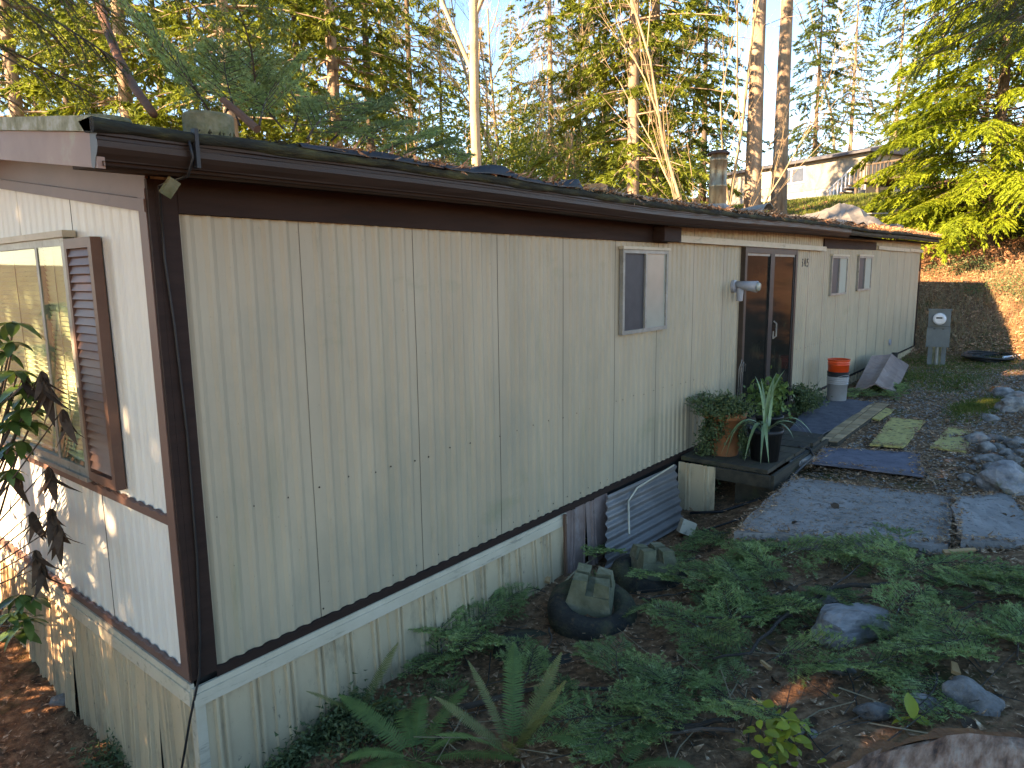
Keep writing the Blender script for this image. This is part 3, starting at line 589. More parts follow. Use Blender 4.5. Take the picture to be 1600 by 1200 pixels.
# near firs whose boughs hang into the top corners
def near_fir(loc,targets,label,seed):
    g=np.random.default_rng(seed); t=thing('fir_tree',label,'tree',(loc[0],loc[1],G(*loc)-.1))
    base=Vector(t.location); wood=MB(); wood.tube([(0,0,-.2),(0,0,6),(0.1,0,13)],[.24,.17,.03],9); VV=[];FF=[];n0=0
    for (h,tx,ty,tz) in targets:
        a=np.array([0,0,h-base.z]); b=np.array([tx,ty,tz])-np.array(base); mid=(a+b)/2+np.array([0,0,.25])
        tt=np.linspace(0,1,9)[:,None]; C=(1-tt)**2*a+2*tt*(1-tt)*mid+tt**2*b
        wood.tube(C,list(np.linspace(.035,.006,9)),5,False)
        L=np.linalg.norm(b-a); m=int(26*L/3)
        tb=g.uniform(.22,1,m); idx=tb*8; i0=np.minimum(idx.astype(int),7); fr=(idx-i0)[:,None]; P=C[i0]*(1-fr)+C[i0+1]*fr
        ax_=(b-a)/L; lat=np.cross(ax_,[0,0,1]); lat/=np.linalg.norm(lat)
        sg=g.choice([-1,1],m); ll=(1.08-tb)*L*.3*g.uniform(.6,1.3,m)+.22
        D=ax_[None]*g.uniform(.4,.9,m)[:,None]+lat[None]*(sg*g.uniform(.5,1.,m))[:,None]; D[:,2]-=g.uniform(.1,.7,m); D/=np.linalg.norm(D,axis=1,keepdims=True)
        for j in range(m):
            e=P[j]+D[j]*ll[j]; e[2]-=.12*ll[j]; wood.tube([P[j],(P[j]+e)/2+np.array([0,0,.02]),e],[.007,.005,.002],3,False)
            k=int(190*ll[j])+30; q=g.random(k); sp=P[j]+(e-P[j])[None]*q[:,None]
            # small side twigs
            nt_=max(3,int(9*ll[j])); ti=g.integers(0,nt_,k); tdir=g.normal(0,.5,(nt_,3))+D[j]; tdir[:,2]-=.35; tdir/=np.linalg.norm(tdir,axis=1,keepdims=True); tq=g.random(nt_)
            r=g.random(k); use=g.random(k)<.75
            sp2=P[j]+(e-P[j])[None]*tq[ti][:,None]+tdir[ti]*(r*.22)[:,None]
            sp=np.where(use[:,None],sp2,sp); dn=np.where(use[:,None],tdir[ti],D[j][None])*.6+g.normal(0,.5,(k,3)); dn/=np.linalg.norm(dn,axis=1,keepdims=True)
            v,f_=tris(sp,dn,g.uniform(.03,.05,k),g.uniform(.0022,.0034,k),g.normal(0,1,(k,3))); VV.append(v); FF.append(f_+n0); n0+=len(v)
    rel('trunk',wood.mesh('trunk',m_bark2,True),t,(0,0,0)); rel('crown',npmesh('crown',np.concatenate(VV),np.concatenate(FF),m_fird),t,(0,0,0)); return t
tl=[]
for (u,v,D,h) in [(90,60,5.6,6.2),(200,105,5.8,6.0),(60,120,5.4,5.4),(150,150,6.4,5.2),(290,95,6.6,6.4),(10,30,5,6.6),(230,30,6.2,7.2),(330,30,7,7.4),(30,165,6,4.8),(120,10,5.2,7)]:
    p=dep(u,v,D); tl.append((h,p.x,p.y,p.z))
near_fir((-2.2,5.6),tl,'near fir whose dark boughs hang into the top left corner above the roof',21)
tr=[]
for (u,v,D,h) in [(1400,60,8.0,6.4),(1460,40,7.4,6.3),(1380,15,8.5,7.0),(1520,70,7,6.0),(1570,90,6.6,5.8),(1590,30,6.2,6.4),(1430,100,8.4,6.0),(1340,10,8.8,7.4),(1550,10,7,7)]:
    p=dep(u,v,D); tr.append((h,p.x,p.y,p.z))
near_fir((8.2,-6.6),tr,'near fir whose dark boughs hang into the top right corner',22)
# the bright hemlock on the right
def hemlock():
    g=np.random.default_rng(33); H=14; VV=[];FF=[];n0=0; wood=MB(); wood.tube([(0,0,-.5),(0,0,5),(.1,0,H)],[.2,.15,.02],9)
    for i in range(300):
        f=g.random()**1.15; h=.7+(H-1.2)*f; L=4.3*(1-f)**.7*g.uniform(.7,1.12)+.3; az=g.uniform(0,2*PI); a=np.array([math.cos(az),math.sin(az),0]); lat=np.array([-a[1],a[0],0])
        up=.18; dr=.42*g.uniform(.7,1.2)
        tt=np.linspace(0,1,6); C=a[None]*(tt*L)[:,None]; C[:,2]=h+up*L*tt-dr*L*tt**2; wood.tube(C,[.02,.017,.013,.01,.006,.002],4,False)
        m=int(19*L/2)+6; tb=g.uniform(.15,1,m)**.75; P=a[None]*(tb*L)[:,None]; P[:,2]=h+up*L*tb-dr*L*tb**2
        sg=g.choice([-1,1],m); ll=(1.1-tb)*L*.36*g.uniform(.7,1.2,m)+.18
        D=a[None]*g.uniform(.5,1.,m)[:,None]+lat[None]*(sg*g.uniform(.4,1.,m))[:,None]; D[:,2]=-.35*g.uniform(.3,1.4,m)-.3*tb; D/=np.linalg.norm(D,axis=1,keepdims=True)
        ns=36; q=g.random((m,ns)); side=np.cross(D,[0,0,1.]); side/=np.linalg.norm(side,axis=1,keepdims=True)
        sp=P[:,None]+D[:,None]*(q*ll[:,None])[...,None]; sp[...,2]-=q**2*ll[:,None]*.22
        s2=g.choice([-1,1],(m,ns))*(1.05-q)
        dn=D[:,None]*.8+side[:,None]*(s2*1.0)[...,None]+g.normal(0,.22,(m,ns,3)); dn[...,2]-=.15; dn/=np.linalg.norm(dn,axis=2,keepdims=True)
        sp=sp.reshape(-1,3); dn=dn.reshape(-1,3); k=len(sp); sd=np.array([0,0,1.])[None]+g.normal(0,.35,(k,3))
        v,f_=tris(sp,dn,g.uniform(.09,.19,k),g.uniform(.015,.027,k),sd); VV.append(v); FF.append(f_+n0); n0+=len(v)
    return npmesh('crown',np.concatenate(VV),np.concatenate(FF),m_hem),wood.mesh('trunk',m_bark2,True)
TREES['hemlock']=hemlock()
hx,hy=upix(1562,22); tree('hemlock',hx,hy,'big bright green hemlock with sweeping layered boughs at the right edge',None,rot=.5,name='hemlock_tree')
# ------------------------------------------------------------------ bare deciduous trees
def bare_tree(seed,H,r,levels=4,spread=.55,fork=.35,dense=1.):
    g=random.Random(seed); mb=MB()
    def grow(p,d,L,r,lev):
        n=5 if lev<2 else 3; pts=[p]; rr=[r]; dd=d.copy()
        for i in range(n):
            dd=(dd+Vector((g.gauss(0,.09),g.gauss(0,.09),g.gauss(.03,.05)))).normalized(); pts.append(pts[-1]+dd*(L/n)); rr.append(r*(1-.62*(i+1)/n))
        mb.tube(pts,rr,(8,6,4,3,3)[lev],False)
        if lev>=levels: return
        m=int((5,6,6,5,4)[lev]*dense)
        for k in range(m):
            t=(fork if lev==0 else .15)+(1-(fork if lev==0 else .15))*(k+g.random())/m; i=min(int(t*n),n-1); q=pts[i].lerp(pts[i+1],t*n-i)
            ang=g.uniform(0,2*PI); e=dd.orthogonal().normalized(); e=(Matrix.Rotation(ang,3,dd)@e); nd=(dd*g.uniform(.6,1.1)+e*spread*g.uniform(.8,1.5)+Vector((0,0,.22))).normalized()
            grow(q,nd,L*g.uniform(.38,.62)*(1.15-t*.5),max(rr[i]*.55,.003),lev+1)
    grow(Vector((0,0,-.3)),Vector((0,0,1)),H,r,0); return mb
TREES['maple']=(None,bare_tree(17,15,.135,4,.42,.40,1.25).mesh('trunk',m_pale,True))
TREES['sapling']=(None,bare_tree(8,9,.05,3,.35,.2).mesh('trunk',m_twig,True))
TREES['brush']=(None,bare_tree(9,6,.05,4,.6,.08).mesh('trunk',m_twig,True))
TREES['alder']=(None,bare_tree(12,14,.12,4,.5,.25).mesh('trunk',m_pale,True))
def btree(kind,x,y,label,group=None,rot=0,scale=1,name='bare_tree',tilt=(0,0)):
    o=single(name,TREES[kind][1],None,label,'tree',(x,y,G(x,y)-.05),group,rot=(tilt[0],tilt[1],rot),scale=scale); return o
x,y=upix(745,16); btree('maple',x,y,'pale bare maple with forking trunk rising behind the middle of the roof',rot=.6)
x,y=upix(1140,15); btree('sapling',x,y,'thin bare sapling just left of the steel chimney',rot=1)
x,y=upix(1105,18); btree('sapling',x,y,'bare sapling standing left of the thin one beside the chimney',rot=3,scale=1.1)
x,y=upix(20,13); btree('alder',x,y,'bare leaning tree at the far left edge above the roof',rot=2,tilt=(.0,.5))
for i,(u,D,k,sc) in enumerate([(800,28,'alder',.8),(900,30,'brush',1.4),(870,26,'brush',1.3),(960,28,'brush',1.3),(1050,38,'brush',1.4),(620,22,'brush',1.3),(1310,70,'alder',1.4),(920,40,'brush',2),(830,44,'brush',2.2),(1000,46,'brush',2.2),(780,36,'brush',2),(720,40,'brush',2),(400,26,'brush',1.4),(1380,66,'alder',1.4),(500,34,'brush',1.8),]):
    x,y=upix(u,D); btree(k,x,y,where(u,D,'bare twiggy tree'),'bare trees in the wood behind',rot=i*2.1,scale=sc)
# background greenery low behind the roof: leafy bushes
def bush(seed,r,h,n,mat,leaf=(.06,.018)):
    g=np.random.default_rng(seed); c=g.normal(0,1,(26,3))*np.array([r*.5,r*.5,h*.25])+np.array([0,0,h*.5]); i=g.integers(0,26,n); P=c[i]+g.normal(0,1,(n,3))*np.array([r*.22,r*.22,h*.14]); P[:,2]=np.abs(P[:,2])
    D=g.normal(0,1,(n,3)); D/=np.linalg.norm(D,axis=1,keepdims=True)
    v,f=tris(P,D,g.uniform(.6,1.2,n)*leaf[0],g.uniform(.7,1.2,n)*leaf[1],g.normal(0,1,(n,3))); return npmesh('bush',v,f,mat)
bsh=bush(3,2.2,4.5,9000,m_fir,(.16,.03))
for i,(u,D) in enumerate([(700,27),(820,31),(930,26),(560,24),(440,22),(330,20),(880,38),(1010,33)]):
    x,y=upix(u,D); single('bush',bsh,None,where(u,D,'low evergreen bush'),'bush',(x,y,G(x,y)+.2),'bushes behind the roof',rot=(0,0,i),scale=rnd.uniform(.9,1.5))

# ------------------------------------------------------------------ the far house
fa=dep(1352,306,46); fb=dep(1135,331,56.5)
ex=Vector((fb.x-fa.x,fb.y-fa.y,0)); FL=ex.length; ex.normalize(); en=Vector((ex.y,-ex.x,0))
if en.dot(Vector((-1,0,0)))<0: en=-en
Mf=Matrix(((ex.x,-en.x,0,fa.x),(ex.y,-en.y,0,fa.y),(0,0,1,6.7),(0,0,0,1)))    # local: x along wall to the left, y into house, z up
fh=thing('far_house','tan manufactured house on the hill behind, with white framed window and dark low roof','house',(fa.x,fa.y,6.6))
def fpart(n,boxes,mat,par=None,label=None):
    mb=MB()
    for a,b in boxes: mb.box(a,b,Mf)
    return part(n,mb,mat,par or fh,label=label)
fpart('wall',[((0,0,.85),(FL+2,7,3.0))],m_far); fpart('skirting',[((.02,.03,-1.2),(FL+2,6.9,.85))],m_farw)
mb=MB(); 
mb.add([Mf@Vector(p) for p in ((-.5,-.5,2.95),(FL+2.5,-.5,2.95),(FL+2.5,3.5,3.75),(-.5,3.5,3.75),(-.5,7.5,2.95),(FL+2.5,7.5,2.95),(-.5,-.5,2.80),(FL+2.5,-.5,2.80),(FL+2.5,7.5,2.80),(-.5,7.5,2.80))],[(0,1,2,3),(3,2,5,4),(0,6,7,1),(6,9,8,7),(0,3,4,9,6),(1,7,8,5,2)])
part('roof',mb,m_farroof,fh)
def fx(u): # wall coordinate for a pixel column
    best=None
    for s in np.linspace(-1,FL+2,600):
        p=fa+ex*s; d=np.array((p.x,p.y,8.5))-CAM; uu=800+FPX*(d@RV)/(d@FV)
        if best is None or abs(uu-u)<best[0]: best=(abs(uu-u),s)
    return best[1]
for (u0,u1,lab) in [(1258,1217,'white framed slider window'),(1204,1189,'small window left of the slider')]:
    a,b=sorted((fx(u0),fx(u1)))
    f_=fpart('window',[((a,-.06,1.45),(a+.09,.01,2.6)),((b-.09,-.06,1.45),(b,.01,2.6)),((a+.09,-.06,2.5),(b-.09,.01,2.6)),((a+.09,-.06,1.45),(b-.09,.01,1.55)),(((a+b)/2-.05,-.06,1.55),((a+b)/2+.05,.01,2.5))],m_white,label=lab)
    fpart('pane',[((a+.09,-.03,1.55),((a+b)/2-.05,-.02,2.5)),(((a+b)/2+.05,-.03,1.55),(b-.09,-.02,2.5))],m_farwin if u0>1210 else m_curt,f_)
fpart('vent',[((fx(1240)-.3,0,-.1),(fx(1240)+.3,.04,.1))],m_farwin)
fpart('lattice_panel',[((fx(1262),-.03,-.6),(fx(1250),.02,.5)),((fx(1277),-.03,-.6),(fx(1265),.02,.55))],m_grey)
# deck and stair at its right end
dk=thing('wooden_deck','dark wooden deck with white railed stair at the right end of the far house','deck',(fa.x,fa.y,6.6))
mb=MB().box((-3.5,-1.5,.75),(-.1,3,.9),Mf); 
for px in (-3.4,-1.8,-.3): mb.box((px-.08,-1.5,-1.5),(px+.08,-1.34,.75),Mf)
part('platform',mb,m_bark2,dk)
mb=MB().box((-3.5,-1.5,1.75),(-.1,-1.4,1.85),Mf)
part('handrail',mb,m_bark2,dk)
pk=MB().box((-.03,-.03,0),(.03,.03,.86))
for i in range(14):
    q=MB().box((-3.4+i*.25-.03,-1.48,.9),(-3.4+i*.25+.03,-1.42,1.75),Mf); part('baluster',q,m_bark2,dk)
for i in range(6):
    part('step',MB().box((.0+i*.28,-1.5,.6-.2*i),(.3+i*.28,-.5,.7-.2*i),Mf),m_bark2,dk)
    part('stair_baluster',MB().box((.1+i*.28,-1.56,.7-.2*i),(.16+i*.28,-1.51,1.6-.2*i),Mf),m_white,dk)
v0=MB().box((0,-1.57,1.55),(.1,-1.5,1.65),Mf)
mb=MB().tube([Mf@Vector((0,-1.54,1.72)),Mf@Vector((1.7,-1.54,.5))],.05,5); part('stair_rail',mb,m_white,dk)
p=gnd(1402,325); single('post',MB().tube([(0,0,-.3),(0,0,2.1)],[.14,.14],8),m_rust,'short brown post on the lawn below the far deck','post',dep(1392,318,44)-Vector((0,0,1.7)))

# ------------------------------------------------------------------ things on the roof
def rz(x,y): return ze(x)+.018+slope*(y+.3)
def cyl(r,h,n=20): return MB().lathe([(0.001,0),(r*.96,0),(r,.015),(r,h-.012),(r*.95,h),(r*.6,h),(r*.55,h-.02),(.001,h-.02)],n)
single('concrete_ring',cyl(.112,.105),m_mossconc,'round grey concrete weight on the near roof corner','weight',(.30,.02,rz(.3,.02)+.0),smooth=False)
single('concrete_disc',cyl(.10,.03),m_mossconc,'flat round disc on the roof edge left of the round concrete weight','disc',(-.05,.25,rz(-.05,.25)+.01))
def block(name,label,c,sz,rot,mat): 
    return single(name,MB().box((-sz[0]/2,-sz[1]/2,0),(sz[0]/2,sz[1]/2,sz[2])),mat,label,'block',c,rot=(0,0,rot))
block('wood_block','left tan wooden block on the middle of the roof',(3.62,.0,rz(3.62,0)),(.15,.14,.09),.2,m_fresh)
block('wood_block','right tan wooden block touching the left one on the middle of the roof',(3.80,.02,rz(3.8,.02)),(.14,.14,.08),.35,m_wood)
block('concrete_block','grey concrete block on the far end of the roof',(16.3,.15,rz(16.3,.15)),(.9,.2,.16),.05,m_conc)
def tarp(cx,cy,lx,ly,hfun,seed):
    g=random.Random(seed); rows=[]
    for i in range(17):
        r=[]
        for j in range(13):
            x=cx+lx*(i/16-.5); y=cy+ly*(j/12-.5); r.append((x+g.uniform(-.02,.02),y+g.uniform(-.02,.02),rz(x,y)+.012+hfun(i/16,j/12)+g.uniform(0,.02)))
        rows.append(r)
    return MB().sheet([[Vector(p) for p in r] for r in rows],.008)
single('tarp',tarp(4.9,.35,2.2,.9,lambda a,b:.035*abs(math.sin(a*9+b*4)),2),m_tarp,'pale tarp strip lying flat on the roof beyond the wooden blocks','tarp',smooth=True)
single('tarp',tarp(13.2,.7,5.0,1.7,lambda a,b:.52*max(0,1-abs(a-.62)/(.26 if a<.62 else .42))*max(0,1-abs(b-.45)/.5)*(1+.25*math.sin(a*23+b*7))+.07*abs(math.sin(a*19+b*11))*(a<.6)+.03*abs(math.sin(b*21+a*5)),3),m_tarp,'grey tarp tented into a hump on the far part of the roof','tarp')
single('board',MB().box((0,-.3,0),(1.5,.3,.02),Matrix.Rotation(-.06,4,'Y')),m_tarp,'pale board sticking out of the tarp hump on the roof','board',(14.2,.5,rz(14.2,.5)+.27))
n=2600; X=nrg.uniform(-.3,19,n); X=X+.12*np.sin(X*7); Y=-.335+nrg.random(n)**3*.2; keep=np.sin(X*2.3)+np.sin(X*5.1)*.6>.1; X=X[keep];Y=Y[keep]; n=len(X)
Z=np.array([ze(a) for a in X])+.012+nrg.uniform(0,.012,n); D=np.stack([nrg.normal(0,.6,n),nrg.normal(0,.6,n),np.ones(n)],1); D/=np.linalg.norm(D,axis=1,keepdims=True)
v,f=tris(np.stack([X,Y,Z],1),D,nrg.uniform(.008,.022,n),nrg.uniform(.004,.009,n),nrg.normal(0,1,(n,3))); single('roof_moss',npmesh('roof_moss',v,f,m_moss),None,'tufts of dark moss along the roof edge','moss',kind='stuff')
# black felt curls along the eave
mb=MB(); rows=[]
for i in range(60):
    x=.55+i*.04; hgt=.012+.05*max(0,math.sin((x-1.75)*7))*(1 if 1.7<x<2.9 else .25)+rnd.uniform(0,.006)
    rows.append([(x,-.34,ze(x)+.012+hgt*.3),(x,-.325,ze(x)+.02+hgt),(x,-.25,ze(x)+.022+hgt),(x,-.10,ze(x)+.055)])
mb.sheet([[Vector(p) for p in r] for r in rows],.006); single('roofing_felt',mb,m_blk,'black roofing felt curling up in two humps along the near eave','roofing felt',smooth=True)
mb=MB(); rows=[]
for i in range(14):
    a=i/13; rows.append([(8.15+.5*a,.25+.5*j/3,rz(8.3,.3)+.03+.16*math.sin(a*PI*.8)*(1-j*.15)) for j in range(4)])
mb.sheet([[Vector(p) for p in r] for r in rows],.006); single('metal_flap',mb,m_alu,'curled metal flap on the roof right beside the steel chimney','metal sheet',smooth=True)
# sawn branch, leaning branch
single('sawn_branch',MB().tube([dep(348,156,4.4),dep(375,178,4.35),dep(402,202,4.3)],[.022,.025,.027],8),m_rstick,'sawn off branch stub pointing up over the near roof among green boughs','branch')
single('leaning_branch',MB().tube([dep(150,-20,7.5),dep(165,40,7),dep(185,90,6.4),dep(212,140,5.6),dep(240,178,4.7)],[.05,.045,.04,.035,.028],8),m_rstick,'reddish branch leaning down onto the near roof corner beside the concrete weight','branch',smooth=True)

# ------------------------------------------------------------------ boughs: one cut fir spray, several shapes
def bough_mesh(seed,L=.7):
    g=np.random.default_rng(seed); VV=[];FF=[];n0=0; W=MB()
    t=np.linspace(0,1,7); bend=g.uniform(-.12,.12); C=np.stack([t*L,bend*np.sin(t*PI)*L,.05*np.sin(t*PI*.9)+.02],1); W.tube(C,list(np.linspace(.007,.002,7)),4,False)
    m=22; tb=np.linspace(.1,1,m); 
    for j in range(m):
        i=min(int(tb[j]*6),5); P=C[i]+(C[i+1]-C[i])*(tb[j]*6-i); s=1 if j%2 else -1
        if j==m-1: s=0
        ll=(1.12-tb[j])*L*.42*g.uniform(.6,1.15)+.07; D=np.array([.72,s*.75,g.uniform(-.06,.16)]); D/=np.linalg.norm(D); e=P+D*ll; e[2]-=.05*ll
        W.tube([P,(P+e)/2+np.array([0,0,.01]),e],[.003,.0025,.001],3,False)
        tw=[(P,e)]
        for k in range(int(ll/.05)):
            q=g.uniform(.25,.95); b=P+(e-P)*q; s2=1 if k%2 else -1; d2=D*.75+np.array([-D[1],D[0],0])*s2*.7+np.array([0,0,g.uniform(-.1,.15)]); d2/=np.linalg.norm(d2); tw.append((b,b+d2*(1-q*.6)*ll*.5))
        for (b,c) in tw:
            l=np.linalg.norm(c-b); k=int(l*250)+6; q=g.random(k); sp=b+(c-b)*q[:,None]; d=(c-b)/max(l,1e-6)
            sd=np.cross(d,[0,0,1.]); an=g.normal(0,.6,k)+np.where(g.random(k)<.5,0,PI)
            dn=d[None]*.55+sd[None]*np.cos(an)[:,None]*.85+np.array([0,0,1.])[None]*(np.sin(an)*.75+.15)[:,None]; dn/=np.linalg.norm(dn,axis=1,keepdims=True)
            v,f=tris(sp,dn,g.uniform(.020,.032,k),g.uniform(.0022,.0034,k),g.normal(0,1,(k,3))); VV.append(v); FF.append(f+n0); n0+=len(v)
    return npmesh('needles',np.concatenate(VV),np.concatenate(FF),m_bough),W.mesh('twig',m_stick)
BO=[bough_mesh(50+i,rnd.uniform(.55,.85)) for i in range(6)]
def bough(x,y,z,rz_,sc,label,group,tilt=0,roll=0):
    nd,tw=BO[rnd.randrange(6)]; t=thing('fir_bough',label,'bough',(x,y,z),group)
    t.rotation_euler=(roll,tilt,rz_); rel('needles',nd,t,(0,0,0),scale=sc); rel('twig',tw,t,(0,0,0),scale=sc); return t
def slope_tilt(x,y,a,d=.3): return -math.atan2(G(x+d*math.cos(a),y+d*math.sin(a))-G(x,y),d)
# yard: (pixel column, row, how many, spread) clusters
random.seed(1)
cl=[(1050,860,5,45),(1110,880,5,50),(1180,880,7,60),(1260,880,7,60),(1330,885,5,60),(1170,930,7,55),(1100,940,6,50),(1230,925,5,50),(1150,985,8,50),(1090,1000,4,40),(1180,1030,5,45),(1420,920,6,50),(1500,930,7,60),(1570,910,6,50),(1560,1000,6,50),(1590,1040,4,40),(1440,880,3,50),(760,960,6,35),(720,985,5,30),(830,930,4,30),(1000,940,4,40),(960,860,4,30),(1040,1070,4,50),(1090,1090,4,40),(960,1060,3,40),(1400,985,3,50),(1480,1000,3,40),(690,1000,4,25),(640,1030,3,25),(980,1120,3,50),(1060,1130,4,60),(1230,1040,4,50),(900,1130,3,50),(1340,1085,3,40),(1450,1040,3,40),(1520,1050,3,40),(740,1060,3,50),(1150,1110,4,50),(830,1090,3,40)]
for (u,v,n,s) in cl:
    for i in range(max(2,int(n*.66))):
        p=gnd(u+rnd.gauss(0,s*.6),v+rnd.gauss(0,s*.35))
        if p.y>-.12: p.y=-.15
        if p.x>3.70+(-1.21-p.y)*.52 and p.y<-1.0 and p.x<6.5: continue
        a=rnd.uniform(0,2*PI); bough(p.x,p.y,G(p.x,p.y)+rnd.uniform(.0,.06),a,rnd.uniform(.40,.85),'green fir bough lying among many others on the yard','fir boughs strewn on the yard',slope_tilt(p.x,p.y,a)+rnd.uniform(-.30,.02),rnd.uniform(-.4,.4))
for (u,v,n,s) in [(1365,612,4,18),(1385,615,3,14),(1300,620,2,10)]:
    for i in range(n):
        p=gnd(u+rnd.gauss(0,s),v+rnd.gauss(0,6)); a=rnd.uniform(0,6.3); bough(p.x,p.y,p.z+.03,a,.8,'green fir bough lying beside the fallen brown sheet','fir boughs by the fallen sheet',-.1,.1)
for i,(u,v,D,a,sc,ti) in enumerate([(372,200,4.5,1.2,1.1,-.9),(410,200,4.6,.3,1.2,-.8),(440,205,4.8,2.4,1.1,-.7),(330,190,4.6,2.8,1.2,-.9),(480,222,5,.2,1.2,-.5),(520,225,5.2,.4,1.2,-.45),(560,235,5.4,.1,1.1,-.4),(395,190,4.9,3.9,1.3,-1.),(350,196,4.7,.9,1.2,-.7),(600,243,5.6,.3,1,-.3),(640,250,5.8,.3,.9,-.3),(455,210,5.1,1.2,1.2,-.7),(680,258,6,.2,.9,-.25)]):
    p=dep(u,v,D); bough(p.x,p.y,p.z,a,sc,'fir bough heaped on the near roof around the sawn branch','fir boughs on the roof',ti,rnd.uniform(-.5,.5))
# roof litter
n=9000; X=nrg.uniform(0,19.3,n); Y=-.33+nrg.random(n)**2*1.2; keep=(nrg.random(n)<np.where(X>11,.95,.75))&((X>.75)|(Y>.25)); X=X[keep];Y=Y[keep]; n=len(X)
Z=np.array([rz(a,b) for a,b in zip(X,Y)])+nrg.uniform(.004,.03,n)+np.where(X>12,nrg.uniform(0,.05,n),0); a=nrg.uniform(0,2*PI,n); D=np.stack([np.cos(a),np.sin(a),nrg.normal(.1,.45,n)],1); D/=np.linalg.norm(D,axis=1,keepdims=True)
v,f=tris(np.stack([X,Y,Z],1),D,nrg.uniform(.03,.13,n),nrg.uniform(.003,.014,n),nrg.normal(0,1,(n,3)))
single('roof_litter',npmesh('roof_litter',v,f,m_litter),None,'brown leaves and needles scattered along the roof edge','litter',kind='stuff')

# ------------------------------------------------------------------ ground cover near the camera
n=42000; X=nrg.uniform(-2.5,7,n); Y=nrg.uniform(-4.2,3.2,n); ok=~((X>0)&(Y>-.03)); X=X[ok];Y=Y[ok]; n=len(X)
Z=GZ(X,Y)+nrg.uniform(.002,.02,n); a=nrg.uniform(0,2*PI,n); D=np.stack([np.cos(a),np.sin(a),nrg.normal(.05,.25,n)],1); D/=np.linalg.norm(D,axis=1,keepdims=True)
big=nrg.random(n)<.22
Lf=np.where(big,nrg.uniform(.03,.065,n),nrg.uniform(.02,.06,n)); Wf=np.where(big,nrg.uniform(.008,.02,n),nrg.uniform(.0015,.004,n))
v,f=tris(np.stack([X,Y,Z],1),D,Lf,Wf,np.array([0,0,1.])[None]+nrg.normal(0,.35,(n,3)))
single('leaf_litter',npmesh('leaf_litter',v,f,m_litter),None,'brown leaf and needle litter covering the yard',"litter",kind='stuff')
n=16000; X=nrg.uniform(6,19,n); Y=nrg.uniform(-5,-.05,n); Z=GZ(X,Y)+nrg.uniform(.002,.02,n); a=nrg.uniform(0,2*PI,n); D=np.stack([np.cos(a),np.sin(a),nrg.normal(.05,.25,n)],1); D/=np.linalg.norm(D,axis=1,keepdims=True)
v,f=tris(np.stack([X,Y,Z],1),D,nrg.uniform(.03,.09,n),nrg.uniform(.004,.02,n),np.array([0,0,1.])[None]+nrg.normal(0,.35,(n,3)))
single('leaf_litter',npmesh('leaf_litter',v,f,m_litter),None,'dead leaves on the path beyond the doormat','litter',kind='stuff')
n=9000; X=nrg.uniform(17.5,27,n); Y=nrg.uniform(-6,3,n); Z=GZ(X,Y)+nrg.uniform(.0,.06,n); a=nrg.uniform(0,2*PI,n); D=np.stack([np.cos(a),np.sin(a),nrg.normal(.2,.5,n)],1); D/=np.linalg.norm(D,axis=1,keepdims=True)
v,f=tris(np.stack([X,Y,Z],1),D,nrg.uniform(.05,.16,n),nrg.uniform(.008,.035,n),nrg.normal(0,1,(n,3)))
single('leaf_litter',npmesh('leaf_litter',v,f,m_litter),None,'dead leaves and bracken heaped over the bank behind the meter','litter',kind='stuff')
def pebbles(n,xr,yr,size):
    X=nrg.uniform(*xr,n); Y=nrg.uniform(*yr,n); ok=~((X>7.1)&(X<10.3)&(Y>-1.2))&~((X<6.05)&(Y>-2.6)); X=X[ok];Y=Y[ok]; n=len(X); Z=GZ(X,Y)
    base=np.array([(1,0,0),(-1,0,0),(0,1,0),(0,-1,0),(0,0,1),(0,0,-1)],float); fc=np.array([(0,2,4),(2,1,4),(1,3,4),(3,0,4)])
    s=nrg.uniform(*size,n); R=nrg.uniform(0,2*PI,n); sc=np.stack([s*nrg.uniform(.8,1.5,n),s,s*nrg.uniform(.4,.8,n)],1)
    V=base[None]*sc[:,None]+nrg.normal(0,.15,(n,6,3))*s[:,None,None]; c,si=np.cos(R)[:,None],np.sin(R)[:,None]
    x=V[...,0]*c-V[...,1]*si; y=V[...,0]*si+V[...,1]*c; V=np.stack([x+X[:,None],y+Y[:,None],V[...,2]+Z[:,None]+s[:,None]*.2],-1)
    F=(fc[None]+np.arange(n)[:,None,None]*6).reshape(-1,3); return npmesh('gravel',V.reshape(-1,3),F,m_gravel)
single('gravel',pebbles(16000,(5.6,15),(-4.5,-.2),(.008,.021)),None,'grey and brown gravel on the path right of the mobile home','gravel',kind='stuff')
def blades(n,fx_,h,w,mat,name,label,cat):
    X,Y=fx_(n); Z=GZ(X,Y)-.01; D=np.stack([nrg.normal(0,.45,len(X)),nrg.normal(0,.45,len(X)),np.ones(len(X))],1); D/=np.linalg.norm(D,axis=1,keepdims=True)
    v,f=tris(np.stack([X,Y,Z],1),D,nrg.uniform(.5,1.2,len(X))*h,np.full(len(X),w),nrg.normal(0,1,(len(X),3))); return single(name,npmesh(name,v,f,mat),None,label,cat,kind='stuff')
def patches(cs):
    def f(n):
        i=nrg.integers(0,len(cs),n); c=np.array(cs)[i]; return c[:,0]+nrg.normal(0,1,n)*c[:,2],c[:,1]+nrg.normal(0,1,n)*c[:,3]
    return f
blades(26000,patches([(14.5,-1.2,1.3,.3),(15.5,-1.8,1.4,.35),(13,-1.6,.6,.25),(17.2,-1.6,1.2,.7),(17.5,-3,1.5,.7),(19.5,-2.5,1,1),(10.3,-2.05,.45,.1),(10.8,-2.3,.5,.1),(13.5,-.8,.7,.2),(16.5,-.5,1,.3),(15,-3.4,1.2,.4)]),.075,.005,m_grass,'grass','tufts of green grass around the meter pedestal','grass')
blades(60000,lambda n:(nrg.uniform(27,56,n),nrg.uniform(-4,26,n)),.22,.03,m_grass,'grass','mown lawn sloping below the far house','grass')
